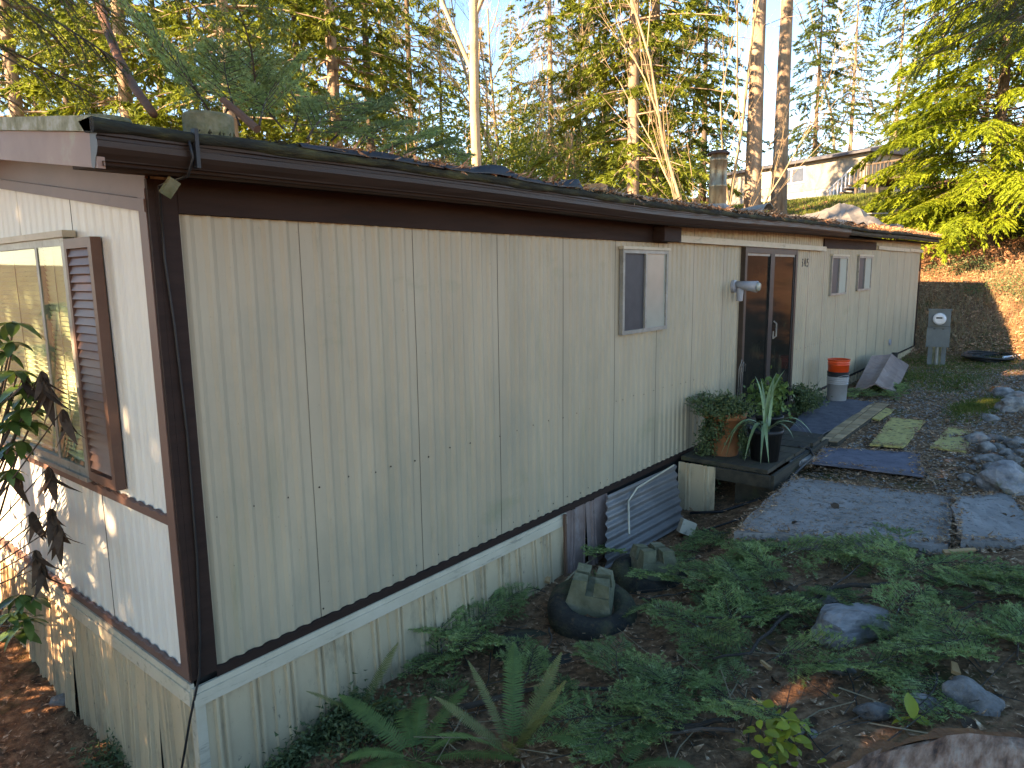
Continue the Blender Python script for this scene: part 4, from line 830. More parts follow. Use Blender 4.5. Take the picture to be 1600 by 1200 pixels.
blades(2600,patches([(20,-.4,.8,.9),(20.6,-1.5,.9,.8),(19.2,-.3,.5,.6),(22,-3,1.2,1.5),(21,.6,.8,.8),(24,-2,1.5,1.5)]),.42,.006,m_dry,'dry_brush','tan dry stems and canes on the bank behind the meter','brush')
bsm=bush(8,.7,.5,1500,m_ivy,(.05,.016))
for i,(x_,y_) in enumerate([(21.2,-1.5),(22.4,-2.3),(20.4,-2.7),(22.8,-.5)]): single('bramble',bsm,None,('dark bramble in the middle of the bank behind the meter','bramble high on the bank under the hemlock','bramble low on the bank at the right edge','bramble on the bank nearest the end of the home')[i],'bush',(x_,y_,G(x_,y_)-.05),rot=(0,0,i*1.4))

# ------------------------------------------------------------------ paving, mats, boards
def quadgrid(c4,nu=9,nv=7,jit=.0,th=.06,z=None,round_=0):
    a,b,c,d=[Vector(p) for p in c4]; P=[]
    for i in range(nu):
        r=[]
        for j in range(nv):
            s,t=i/(nu-1),j/(nv-1); p=a.lerp(b,s).lerp(d.lerp(c,s),t)
            if jit: p=p+Vector((rnd.uniform(-jit,jit) if i in(0,nu-1) or j in (0,nv-1) else 0,rnd.uniform(-jit,jit) if i in (0,nu-1) or j in (0,nv-1) else 0,rnd.uniform(-jit,jit)*.25))
            r.append(p)
        P.append(r)
    mb=MB(); mb.sheet(P,th); 
    mb.f=[f[::-1] for f in mb.f] if (b-a).cross(d-a).z<0 else mb.f
    return mb
zs=-.15
single('concrete_slab',quadgrid([at(1238,745,zs),at(1147,830,zs),at(1480,852,zs),at(1492,776,zs)],14,14,.018,.11),m_slab,'large pale grey concrete slab in front of the planters, strewn with needles','slab')
single('concrete_slab',quadgrid([at(1488,776,-.12),at(1500,845,-.12),at(1640,850,-.12),at(1580,768,-.12)],10,10,.03,.10),m_slab,'smaller rough concrete slab at the right edge below the boulder','slab')
zb=-.11
single('blue_mat',quadgrid([at(1285,699,zb),at(1268,722,zb),at(1444,743,zb),at(1436,707,zb)],14,12,.014,.02),m_blue,'blue carpet runner lying on the gravel between the slab and the yellow boards','mat')
zy=-.105
for lab,q in [('largest yellow weathered board beside the tiled doormat',[(1392,652),(1360,694),(1412,698),(1446,657)]),('yellow board flaked with dirt next to the rock pile',[(1482,667),(1454,698),(1510,706),(1517,672)]),('narrow yellow strip board along the edge of the tiled mat',[(1384,637),(1362,653),(1374,656),(1398,640)])]:
    single('yellow_board',quadgrid([at(u,v,zy) for u,v in q],10,8,.008,.022),m_yel,lab,'board')
# tiled landing with carpet on it
zm=-.085
land=thing('landing','tan tiled landing in front of the sliding door, edged with square tiles','landing',at(1310,650,zm))
A,B,Cc,Dd=at(1272,619,zm),at(1226,685,zm),at(1309,690,zm),at(1390,631,zm)
part('base',quadgrid([p-Vector((0,0,.012)) for p in (A,B,Cc,Dd)],4,4,0,.06),m_wood,land)
NT,MT=13,6
for i in range(NT):
    for j in range(MT):
        if 1<i<NT-1 and j<MT-2 : continue
        s0,s1=i/NT,(i+1)/NT; t0,t1=j/MT,(j+1)/MT
        def L_(s,t): return A.lerp(B,s).lerp(Dd.lerp(Cc,s),t)
        e=.04/NT; e2=.04/MT
        part('tile',quadgrid([L_(s0+e,t0+e2),L_(s1-e,t0+e2),L_(s1-e,t1-e2),L_(s0+e,t1-e2)],2,2,0,.011),m_tile,land)
def L_(s,t): return A.lerp(B,s).lerp(Dd.lerp(Cc,s),t)
single('doormat',quadgrid([L_(.01,.0)+Vector((0,0,.016)),L_(.93,.0)+Vector((0,0,.016)),L_(.93,.62)+Vector((0,0,.016)),L_(.02,.80)+Vector((0,0,.016))],14,10,.012,.012),m_mat,'large blue grey carpet on the tiled landing under the buckets','mat')
# wooden step / planter deck
zd=-.02
deck=thing('step_deck','low weathered plank deck holding the planters beside the sliding door','deck',(6.2,-.5,-.3))
for i in range(7):
    part('plank',MB().box((5.25+i*.275,-.98+rnd.uniform(-.02,.02),zd-.04),(5.25+i*.275+.262,-.05,zd+rnd.uniform(-.004,.004))),m_wood,deck)
part('fascia_board',MB().box((5.21,-1.0,zd-.17),(5.245,-.40,zd-.045)),m_wood,deck)
part('side_board',MB().box((5.25,-1.03,zd-.19),(7.15,-.995,zd-.045)),m_wood,deck)
part('lower_beam',MB().box((5.32,-1.02,zd-.42),(5.42,-.62,zd-.19)),m_wood,deck); part('post',MB().box((6.6,-.96,-.5),(6.7,-.86,zd-.045)),m_wood,deck)
part('deck_panel',skirt(-.0,.40,-.06,lambda q:-.60,False).mesh('deck_panel',m_skirt),m_skirt,deck,label='loose cream skirting panel closing the end of the deck')
bpy.data.objects['deck_panel'].location=Vector((5.20,-.46,0))-deck.location
single('flat_stone',quadgrid([at(1228,700,-.09),at(1235,722,-.09),at(1275,716,-.09),at(1262,698,-.09)],7,7,.02,.05),m_slab,'flat grey stone between the black planter and the blue runner','stone')
# ------------------------------------------------------------------ broken skirting at the hole
single('skirting_panel',skirt(3.16,3.44,-.06,lambda q:-.62,True,-.13,.08).mesh('skirting_panel',m_pan),None,'left brown grimy skirting panel leaning where the white skirting ends','panel')
single('skirting_panel',skirt(3.46,3.80,-.06,lambda q:-.60,True,-.16,.14).mesh('skirting_panel',m_pan),None,'right brown grimy skirting panel leaning against the corrugated sheet','panel')
single('corner_post',MB().tube([(3.09,-.05,-.05),(3.05,-.09,-.62)],[.016,.016],5),m_rstick,'reddish strip standing at the end of the white skirting','post')
rows=[]; a,b,c,d=aty(957,766,-.07),aty(930,852,-.36),aty(1036,800,-.42),aty(1050,728,-.09)
a,b,c,d=Vector((3.72,-.07,-.05)),Vector((3.33,-.30,-.55)),Vector((4.72,-.34,-.56)),Vector((5.08,-.07,-.07))
for i in range(43):
    t=i/42; r=[]
    for j in range(5):
        s=j/4; p=a.lerp(d,s).lerp(b.lerp(c,s),t); n_=Vector((0,-.9,.4)); r.append(p+n_*.014*math.sin(t*2*PI*7))
    rows.append(r)
single('corrugated_sheet',MB().grid(rows),m_corr,'grey corrugated metal sheet leaning in the gap under the siding','metal sheet',smooth=True)
single('pvc_strip',MB().tube([(5.0,-.09,-.055),(4.2,-.11,-.09),(3.98,-.14,-.16),(3.72,-.30,-.36)],[.009]*4,5),m_strip,'bent white plastic strip in front of the corrugated sheet','strip')
p=gnd(1038,806); bx=MB().box((-.09,-.065,-.06),(.09,.065,.07)); single('painted_block',bx,m_strip,'small chipped white painted block lying by the corrugated sheet','block',(4.45,-.50,G(4.45,-.5)+.08),rot=(.35,.25,.6))
hose=[(5.0,-.28,-.53),(5.15,-.55,-.50),(5.3,-.85,-.36),(5.55,-1.03,-.23),(5.9,-1.08,-.13),(6.3,-1.10,-.085),(6.5,-1.0,-.05),(6.35,-.93,-.01)]
single('garden_hose',MB().tube(hose,.014,8),m_blk,'black hose running from under the deck around the black planter','hose',smooth=True)
single('garden_hose',MB().tube([(4.5,-.62,-.50),(4.8,-.85,-.42),(5.2,-1.12,-.27),(5.5,-1.2,-.16)],.010,6),m_blk,'thin dark cable in the hollow left of the concrete slab','cable',smooth=True)

# ------------------------------------------------------------------ planters
def leaves_cloud(n,c,r,leaf,seed,flat=.7,hang=0):
    g=np.random.default_rng(seed); k=18; cc=g.normal(0,1,(k,3)); cc/=np.linalg.norm(cc,axis=1,keepdims=True); cc*=np.array(r)*g.uniform(.2,1,(k,1)); i=g.integers(0,k,n)
    P=np.array(c)+cc[i]+g.normal(0,.30,(n,3))*np.array(r)*.7; D=g.normal(0,1,(n,3)); D[:,2]-=.3; D/=np.linalg.norm(D,axis=1,keepdims=True)
    s=np.cross(D,g.normal(0,1,(n,3))); s/=np.linalg.norm(s,axis=1,keepdims=True); L=g.uniform(.6,1.2,n)*leaf[0]; W=g.uniform(.7,1.2,n)*leaf[1]
    V=np.empty((n*4,3)); V[0::4]=P; V[1::4]=P+D*(L*.5)[:,None]+s*W[:,None]; V[2::4]=P+D*L[:,None]; V[3::4]=P+D*(L*.5)[:,None]-s*W[:,None]
    return V,np.arange(n*4).reshape(-1,4)
px_,py_=5.62,-.36
pot=thing('terracotta_planter','large terracotta pot overgrown with trailing small leaved plant beside the siding','planter',(px_,py_,zd))
part('pot',MB().lathe([(.001,.0),(.15,.0),(.155,.01),(.205,.40),(.225,.40),(.23,.47),(.205,.48),(.19,.42),(.001,.41)],22,(px_,py_,zd)),m_terr,pot,True)
V1,F1=leaves_cloud(3400,(px_-.03,py_,zd+.56),(.34,.33,.13),(.04,.010),5); V2,F2=leaves_cloud(1500,(px_-.22,py_+.05,zd+.2),(.09,.16,.34),(.035,.010),6); V3,F3=leaves_cloud(800,(px_+.02,py_-.24,zd+.15),(.16,.04,.28),(.03,.008),7)
part('foliage',npmesh('foliage',np.concatenate([V1,V2,V3]),np.concatenate([F1,F2+len(V1),F3+len(V1)+len(V2)]),m_ivy),m_ivy,pot)
mb=MB()
for i in range(26):
    a=rnd.uniform(0,2*PI); h=rnd.uniform(.1,.35); mb.tube([(px_,py_,zd+.42),(px_+.15*math.cos(a),py_+.15*math.sin(a),zd+.55),(px_+.33*math.cos(a),py_+.3*math.sin(a)-.02,zd+.42+rnd.uniform(-.3,.38))],[.003,.0025,.001],3,False)
part('stem',mb,m_stick,pot)
V,F=leaves_cloud(900,(5.30,-.30,-.25),(.10,.22,.2),(.03,.009),16); single('trailing_vine',npmesh('trailing_vine',V,F,m_ivy),None,'trailing vine hanging over the cream panel below the terracotta pot','plant')
# black pot with blade leaves
bx_,by_=5.63,-.80
bp=thing('blade_plant','black nursery pot with long arching blade leaves at the corner of the deck','planter',(bx_,by_,zd))
part('pot',MB().lathe([(.001,.0),(.135,.0),(.165,.29),(.178,.29),(.178,.33),(.16,.33),(.155,.28),(.001,.27)],20,(bx_,by_,zd)),m_blk,bp,True)
def blade(L,arch,w):
    mb=MB(); rows=[]
    for i in range(9):
        t=i/8; x=L*(t*(1-arch*.35*t)); z=L*(.75*t-arch*t*t*1.05); ww=w*(1-t**2.2)*(.6+.4*math.sin(min(1,t*3)*PI/2))+.001; rows.append([(x*.8,-ww,z+ww*.35),(x*.8,0,z),(x*.8,ww,z+ww*.35)])
    return mb.grid(rows).mesh('leaf',m_blade,True)
bl=[blade(.62,.35,.013),blade(.6,.75,.016),blade(.62,1.15,.018),blade(.7,1.0,.02)]
for i in range(20):
    k=(0,3,1,2,3,0,2,1)[i%8]; rel('leaf',bl[k],bp,(rnd.uniform(-.03,.03),rnd.uniform(-.03,.03),.28),(rnd.uniform(-.15,.15),(-.65 if k==0 else -.1)+rnd.uniform(-.1,.1),i*2.4+rnd.uniform(-.3,.3)),rnd.uniform(1.0,1.4))
# shrubs in black pot behind and by the door
cx_,cy_=6.62,-.50
cp=thing('leafy_planter','small black pot with upright pale green leafed plant in front of the sliding door','planter',(cx_,cy_,zd))
part('pot',MB().lathe([(.001,0),(.12,0),(.15,.24),(.16,.24),(.16,.27),(.145,.27),(.001,.23)],18,(cx_,cy_,zd)),m_blk,cp,True)
V,F=leaves_cloud(620,(cx_,cy_,zd+.52),(.24,.24,.24),(.075,.024),9); part('foliage',npmesh('foliage',V,F,m_fern),None,cp)
mb=MB()
for i in range(12):
    a=rnd.uniform(0,6.3); mb.tube([(cx_,cy_,zd+.22),(cx_+.06*math.cos(a),cy_+.06*math.sin(a),zd+.5),(cx_+.17*math.cos(a),cy_+.17*math.sin(a),zd+.5+rnd.uniform(.05,.4))],[.005,.004,.001],4,False)
part('stem',mb,m_stick,cp)
V,F=leaves_cloud(2600,(8.55,-.30,.16),(.34,.24,.20),(.045,.013),10); sb=thing('door_shrub','dark green ferny shrub at the right foot of the sliding door','shrub',(8.55,-.3,-.1))
part('foliage',npmesh('foliage',V,F,m_ivy),None,sb)
mb=MB()
for i in range(16):
    a=rnd.uniform(0,6.3); mb.tube([(8.55,-.3,-.1),(8.55+.15*math.cos(a),-.3+.12*math.sin(a),.2),(8.55+.36*math.cos(a),-.3+.22*math.sin(a),rnd.uniform(.1,.5))],[.006,.004,.001],3,False)
part('stem',mb,m_stick,sb)
mb=MB()
for k in range(3): mb.tube([(6.72+.06*k,-.07,.2),(6.72+.06*k,-.08,.75),(6.75+.06*k,-.10,.86-.03*k),(6.80+.06*k,-.08,.7)],.004,4)
single('wire_trellis',mb,m_wire,'thin wire trellis beside the left edge of the sliding door','trellis')
# ------------------------------------------------------------------ buckets
bc=at(1313,627,zm+.017)+Vector((.10,.08,0))
def bucket_mb(r0,r1,h,ribs):
    pr=[(.001,0),(r0,0),(r0+.004,.006)]
    for z,dr in ribs: 
        r=r0+(r1-r0)*z/h; pr+=[(r,z-.006),(r+dr,z-.004),(r+dr,z+.004),(r,z+.006)]
    pr+=[(r1,h-.012),(r1+.008,h-.01),(r1+.008,h),(r1-.006,h),(r0-.01,.02),(.001,.02)]
    return MB().lathe(pr,28,(0,0,0))
b1=thing('grey_bucket','grey plastic bucket with wire bail at the bottom of the stack on the doormat','bucket',bc)
rel('body',bucket_mb(.132,.150,.37,[(.26,.008),(.29,.008),(.32,.008),(.345,.008)]).mesh('body',m_bgrey,True),b1,(0,0,0))
rel('handle',MB().tube([(.157*math.cos(a),.157*math.sin(a)*.99-.002,.30-.10*math.sin(a)) for a in np.linspace(PI,2*PI,13)],.003,5).mesh('handle',m_wire),b1,(0,0,0),(0,0,-.6))
single('black_bucket',bucket_mb(.134,.153,.30,[(.24,.007),(.27,.007)]),m_blk,'black bucket nested between the grey bucket and the orange one','bucket',bc+Vector((0,0,.145)),smooth=True)
single('orange_bucket',bucket_mb(.136,.156,.34,[(.26,.006),(.29,.006)]),m_bor,'bright orange bucket on top of the bucket stack','bucket',bc+Vector((0,0,.295)),smooth=True)
# ------------------------------------------------------------------ fallen brown sheet, meter, coil
a,b,c,d=[Vector(p) for p in ((11.0,-.22,-.03),(15.0,-.10,.14),(14.6,-.70,.06),(10.9,-.95,-.10))]
P1=at(1333,612,-.05); P2=aty(1362,556,-.25); P3=aty(1420,570,-.55); P4=at(1400,612,-.05)
mb=MB(); mb.sheet([[P1.lerp(P2,i/6).lerp(P4.lerp(P3,i/6),j/6)+Vector((0,0,.09*math.sin(j/6*PI)+(.05 if j in(3,) else 0))) for j in range(7)] for i in range(7)],.02)
single('brown_sheet',mb,m_pan,'folded brown metal sheet leaning against the siding beyond the buckets','metal sheet')
mp=at(1462,571,-.11)
mt=thing('meter_pedestal','grey green electric meter pedestal on two posts beyond the end of the home','meter',mp)
yaw=math.atan2(CAM[1]-mp.y,CAM[0]-mp.x)
def mrel(n,mb,mat,par=None,smooth=False):
    o=place(bpy.data.objects.new(n,mb.mesh(n,mat,smooth)),par or mt,(0,0,0)); 
    if par is None: o.rotation_euler=(0,0,yaw)
    return o
mrel('post',MB().box((-.08,-.165,-.3),(.04,-.08,.42)),m_meter); mrel('post',MB().box((-.08,.08,-.3),(.04,.165,.42)),m_meter)
mrel('backboard',MB().box((-.06,-.075,-.3),(.02,.075,.42)),m_mossconc)
bxo=mrel('lower_cabinet',MB().box((-.09,-.21,.40),(.09,.21,.80)),m_meter); mrel('upper_cabinet',MB().box((-.09,-.20,.805),(.07,.20,1.16)).box((-.10,-.215,1.161),(.09,.215,1.19)),m_meter)
mrel('hinge',MB().box((.091,-.10,.77),(.10,-.06,.79)).box((.091,.06,.77),(.10,.10,.79)),m_blk)
mrel('conduit',MB().tube([(.02,.0,.42),(.02,.0,-.3)],.035,8),m_alu); mrel('seal',MB().box((.071,-.19,.83),(.075,.19,.838)),m_blk)
g_=MB().tube([(.071,0,.99),(.13,0,.99),(.17,0,.99),(.185,0,.99)],[.125,.125,.115,.085],22); dl=mrel('dial',g_,m_mglass,None,False)
mrel('display',MB().box((.1855,-.06,1.0),(.189,.05,1.03)),m_blk,dl)
cp_=gnd(1545,548)
mb=MB()
for k in range(6):
    r=.55+.05*k; mb.tube([(r*1.0*math.cos(t),r*.62*math.sin(t),.02+.022*k+.015*math.sin(3*t+k)) for t in np.linspace(.3*k,.3*k+2*PI,28)],.018,6)
single('coiled_cable',mb,m_blk,'coil of black pipe lying on the grass right of the meter','cable',(16.9,-1.75,G(16.9,-1.75)),smooth=True)
single('white_pipe',MB().tube([(0,0,.05),(.8,-.5,.07),(1.6,-.9,.1)],.025,6),m_white,'pale pipes on the grass beyond the black coil','pipe',(17.0,-2.0,G(17,-2)))
single('black_pipe_stub',MB().lathe([(.001,.3),(.06,.3),(.06,0),(.001,0)],10),m_blk,'short black pipe stub standing behind the fallen brown sheet','pipe',(15.3,-.2,G(15.3,-.2)-.02))
# ------------------------------------------------------------------ tyres with pier blocks
def tyre(c,tilt,label):
    t=thing('old_tyre',label,'tyre',c); R_,r_=.235,.085; mb=MB(); rows=[]
    for i in range(37):
        a=2*PI*i/36; rows.append([((R_+dx)*math.cos(a),(R_+dx)*math.sin(a),dz) for dx,dz in ((-.085,.02),(-.075,.10),(-.03,.155),(.04,.150),(.075,.115),(.085,.06),(.08,.0),(.06,-.05))])
    o=rel('tread',mb.grid(rows).mesh('tread',m_tyre,True),t,(0,0,0),tilt)
    o.data.flip_normals()
    rows=[[(r*math.cos(a),r*math.sin(a),.085+.03*(1-r/.19)+rnd.uniform(-.008,.008)) for r in (.001,.06,.11,.165)] for a in np.linspace(0,2*PI,25)]
    rel('soil',MB().grid(rows).mesh('soil',m_chips),t,(0,0,0),tilt); return t
def pier(c,rot,sc,label):
    w0,w1,h=.13,.095,.19; n_=.022
    mb=MB()
    def fr(x0,x1,y0,y1,z0,z1,k0,k1): mb.add([(x*k,y*k,z) for z,k in ((z0,k0),(z1,k1)) for x,y in ((x0,y0),(x1,y0),(x1,y1),(x0,y1))],[(3,2,1,0),(4,5,6,7),(0,1,5,4),(1,2,6,5),(2,3,7,6),(3,0,4,7)])
    zc=h*.62; kc=1-(1-w1/w0)*.62
    fr(-w0,w0,-w0,w0,0,zc,1,kc)
    e=.028/w0*w0
    for sx in (-1,1):
        for sy in (-1,1):
            x0,x1=sorted((sx*e,sx*w0)); y0,y1=sorted((sy*e,sy*w0)); fr(x0,x1,y0,y1,zc-.001,h,kc,w1/w0)
    for i,v in enumerate(mb.v): mb.v[i]=tuple(np.array(v)+nrg.normal(0,.003,3))
    me=mb.mesh('pier_block',m_mossconc); return single('pier_block',me,None,label,'block',c,rot=rot,scale=sc)
T1=gnd(932,985); T1=Vector((T1.x+.12,T1.y+.12,0)); T1.z=G(T1.x,T1.y)+.02
tyre(T1,(.16,-.12,0),'old tyre ring nearest the siding centre, filled with mulch and holding a concrete pier')
pier(T1+Vector((.03,.03,.07)),(.1,-.08,.42),1.3,'mossy notched concrete pier block standing in the nearest full tyre')
T2=gnd(1022,915); T2=Vector((T2.x+.1,T2.y+.1,0)); T2.z=G(T2.x,T2.y)-.05
tyre(T2,(.1,-.1,1),'old tyre farther up the slope, half hidden by fir boughs, holding a second pier')
pier(T2+Vector((.06,.0,.05)),(.05,.1,.9),1.3,'mossy notched pier block in the farther tyre up the slope')
T3=gnd(850,1030); tyre(Vector((T3.x+.08,T3.y+.1,G(T3.x+.08,T3.y+.1)-.11)),(.2,-.1,2),'half buried tyre full of bark mulch, lowest of the three')
# ------------------------------------------------------------------ rocks
def rock_mesh(seed,sc,sub=3,rough=.28,facet=False):
    import bmesh
    bm=bmesh.new(); bmesh.ops.create_icosphere(bm,subdivisions=sub,radius=1); off=Vector((seed*3.1,seed*1.7,seed))
    for v in bm.verts:
        n_=mnoise.noise(v.co*1.1+off)*rough*1.6+mnoise.noise(v.co*2.6+off)*rough*.5
        if facet: n_+=-.25*max(0,abs(v.co.x)+abs(v.co.y)*.8-1.05)
        v.co=v.co*(1+n_); v.co=Vector((v.co.x*sc[0],v.co.y*sc[1],v.co.z*sc[2]))
    me=bpy.data.meshes.new('rock'); bm.to_mesh(me); bm.free(); me.polygons.foreach_set('use_smooth',[not facet]*len(me.polygons)); return me
def rock(u,v,D_w,label,seed,asp=(1,.75,.55),mat=None,group=None,rot=None,facet=False,name='rock'):
    p=gnd(u,v); D=(np.array(p)-CAM)@FV; r=D_w*D/FPX/2*.88
    me=rock_mesh(seed,(r*asp[0],r*asp[1],r*asp[2]),3,facet=facet); me.materials.append(mat or m_rock)
    return single(name,me,None,label,'rock',(p.x+r*.3,p.y+r*.3,G(p.x,p.y)+r*asp[2]*.28),group,rot=rot or (0,0,rnd.uniform(0,6)))
rock(1350,1000,165,'large flat sided boulder with a mossy yellow left face, half under a dark branch',3,(1,.62,.42),m_bould,rot=(0,.1,-.5),facet=True,name='boulder')
rock(1435,1010,70,'low grey rock touching the right side of the mossy boulder',4,(1,.6,.35))
rock(1300,950,40,'small pale rock showing above the mossy boulder',5,(1,.7,.6))
rock(1590,765,110,'biggest blue grey boulder of the rock pile at the right edge',6,(1,.8,.6),m_bould,rot=(0,0,.4),facet=True,name='boulder')
pile=[(1532,692,40,'dark oblong stone at the left end of the rock pile touching the yellow board'),(1558,690,28,'rounded pale stone at the back of the rock pile'),(1545,706,36,None),(1562,702,28,None),(1585,700,32,None),(1577,712,26,None),(1598,693,26,None),(1545,722,34,'pale stone with bluish streaks at the front of the rock pile'),(1560,722,30,None),(1530,722,20,None),(1575,735,26,None),(1588,722,24,None),(1550,738,34,None),(1520,735,18,None),(1540,758,34,'oval grey stone at the foot of the big rock pile boulder'),(1512,752,30,None),(1565,757,18,None),(1600,712,24,None),(1572,745,22,None)]
for i,(u,v,w_,lab) in enumerate(pile): rock(u,v,w_,lab or 'small rounded stone in the rock pile at the right edge',20+i,(1,rnd.uniform(.65,.9),rnd.uniform(.5,.7)),group=None if lab else 'small stones in the rock pile')
rock(1575,620,46,'mossy round rock farthest up the path at the right edge',50,(1,.8,.5)); rock(1592,643,60,'dark angular rock with pale flat top at the right edge above the rock pile',51,(1,.7,.6),facet=True)
rock(1555,657,50,'long low grey rock above the rock pile',52,(1,.5,.3)); rock(1596,625,40,'bluish rock behind the dark angular rock',53)
for i,(u,v,w_,lab) in enumerate([(1375,1128,62,'leftmost bluish rounded rock of the row above the stump'),(1448,1115,70,'middle wedge shaped bluish rock of the row above the stump'),(1535,1110,95,'rightmost broad mossy grey rock of the row above the stump'),(1252,1150,30,'small grey rock left of a bluish one below the bare soil'),(1272,1155,26,'small bluish rock right of a grey one below the bare soil'),(1320,1055,50,'dark wet rock in the bare soil below the boulder'),(95,1105,46,'mossy round rock on the ground below the end wall')]):
    rock(u,v,w_,lab,60+i,(1,.7,.5))
# ------------------------------------------------------------------ stump at the lower right
sx_,sy_,sr=.53,-3.30,.53
st=thing('tree_stump','broad reddish sawn stump with weathered streaked top at the lower right corner','stump',(sx_,sy_,-.1))
rows=[[(sx_+(sr+.015*math.sin(5*a)+.01*math.sin(13*a))*k*math.cos(a),sy_+(sr+.015*math.sin(5*a)+.01*math.sin(13*a))*k*math.sin(a),.47+.012*math.sin(a*3+k*9)*k+.025*math.sin(a*2+1)-(.02 if k>.97 else 0)) for k in (.001,.2,.4,.6,.8,.93,.975,1.)] for a in np.linspace(0,2*PI,49)]
part('cut_face',MB().grid(rows),m_stump,st,True)
rows=[[(sx_+(sr+.015*math.sin(5*a)+.01*math.sin(13*a)+.012+.02*abs(math.sin(17*a))+(.12*(1-t)**2))*math.cos(a),sy_+(sr+.015*math.sin(5*a)+.01*math.sin(13*a)+.012+.02*abs(math.sin(17*a))+(.12*(1-t)**2))*math.sin(a),-.25+t*(.70+.012*math.sin(a*3+9)+.025*math.sin(a*2+1))) for t in (0,.3,.6,.85,1)]+[(sx_+(sr-.02)*math.cos(a),sy_+(sr-.02)*math.sin(a),.445+.025*math.sin(a*2+1))] for a in np.linspace(0,2*PI,97)]
part('bark',MB().grid(rows),m_stbark,st)
# ------------------------------------------------------------------ sticks and branches on the ground
def stick(pix,rad,label,mat=m_stick,lift=.03,group=None,name='branch'):
    pts=[]
    for i,(u,v) in enumerate(pix):
        p=gnd(u,v); pts.append(p+Vector((rnd.uniform(-.01,.01),rnd.uniform(-.01,.01),lift+rad)))
    q=[]
    for a_,b_ in zip(pts[:-1],pts[1:]):
        for t in (0,.33,.66): q.append(a_.lerp(b_,t)+Vector((rnd.gauss(0,.006),rnd.gauss(0,.006),rnd.gauss(0,.006))))
    q.append(pts[-1]); n_=len(q)
    return single(name,MB().tube(q,[rad*(1-.6*i/n_) for i in range(n_)],6),mat,label,'branch',group=group,smooth=True)
stick([(1390,940),(1300,945),(1255,970),(1215,1000),(1170,1050),(1110,1060)],.017,'long dark forked branch crossing in front of the mossy boulder',lift=.10)
stick([(1240,985),(1130,990),(1010,980)],.011,'thin dark branch running left from the long forked branch',lift=.08)
stick([(1260,968),(1310,935),(1352,900)],.009,'thin twig rising from the fork towards the concrete slab',lift=.1)
stick([(1410,1018),(1440,1005),(1475,980)],.016,'short dark stick at the right of the boulder')
stick([(1437,982),(1432,960),(1428,950)],.024,'thick curved stub with sawn orange end right of the boulder')
stick([(1415,980),(1400,960)],.02,'second sawn stub beside the curved one')
stick([(1480,970),(1520,955),(1560,945)],.007,'slim pale twig right of the boulder')
stick([(1000,952),(1040,945),(1080,938)],.008,'lichen covered twig beside the nearest pier block',lift=.06)
stick([(710,1120),(780,1105),(850,1092),(950,1090)],.02,'lichen spotted branch lying across the lower middle of the yard')
stick([(820,1085),(895,1072)],.010,'thin orange bare stick above the lichen spotted branch',m_fresh)
stick([(880,920),(930,880),(990,860)],.008,'thin tan twig sloping up beside the far tyre',m_twig,.05)
stick([(1000,1165),(1090,1155),(1160,1145)],.02,'dark branch at the bottom edge left of the yellow leaves',lift=.05)
stick([(1150,1170),(1060,1175),(900,1195)],.012,'purple brown branch at the very bottom edge',lift=.08)
stick([(858,1010),(862,1030),(850,1055)],.008,'lichen tipped twig standing in the half buried tyre',lift=.12)
stick([(1430,868),(1395,880),(1380,900)],.006,'pale looping twig at the near edge of the concrete slab',m_twig,.05)
stick([(1470,900),(1530,930),(1590,940)],.006,'thin dark twig below the orange wood chip',lift=.04)
stick([(1540,985),(1500,1000),(1455,1030)],.006,'thin twig crossing the boughs at the right edge',lift=.05)
for i in range(150):
    u=rnd.uniform(560,1580); v=rnd.uniform(900,1190)
    p=gnd(u,v)
    if p.y>-.15 or (p.x<1.2 and p.y<-2.6): continue
    a=rnd.uniform(0,6.3); L=rnd.choice((.1,.15,.2,.3,.42)); mb=MB().tube([(-L,0,0),(-L*.2,rnd.uniform(-.03,.03),.012),(L,rnd.uniform(-.04,.04),.02)],[.004,.0035,.002],4)
    single('twig',mb,rnd.choice((m_stick,m_stick,m_twig)),'small loose twig lying on the leaf litter','twig',(p.x,p.y,p.z+.015),'loose twigs on the yard',rot=(rnd.uniform(-.1,.1),rnd.uniform(-.25,.1),a))
def chip(u,v,L,w_,rot,label,z=.05):
    p=gnd(u,v); single('wood_chip',MB().add([(-L,-w_,0),(L*.9,-w_*.6,.0),(L,w_*.7,.0),(-L*.95,w_,0),(-L,-w_,.02),(L*.9,-w_*.6,.015),(L,w_*.7,.012),(-L*.95,w_,.02)],[(3,2,1,0),(4,5,6,7),(0,1,5,4),(1,2,6,5),(2,3,7,6),(3,0,4,7)]),m_fresh,label,'wood chip',(p.x,p.y,p.z+z),rot=(.2,-.1,rot))
chip(1498,880,.12,.022,-.9,'large fresh orange wood splinter below the concrete slab',.08); chip(857,912,.10,.022,.5,'fresh orange wood splinter at the foot of the skirting'); chip(1490,1062,.05,.02,.2,'reddish wood chip on the bare soil right of the boulder'); chip(1195,1055,.04,.012,1,'small pale wood chip on the soil')
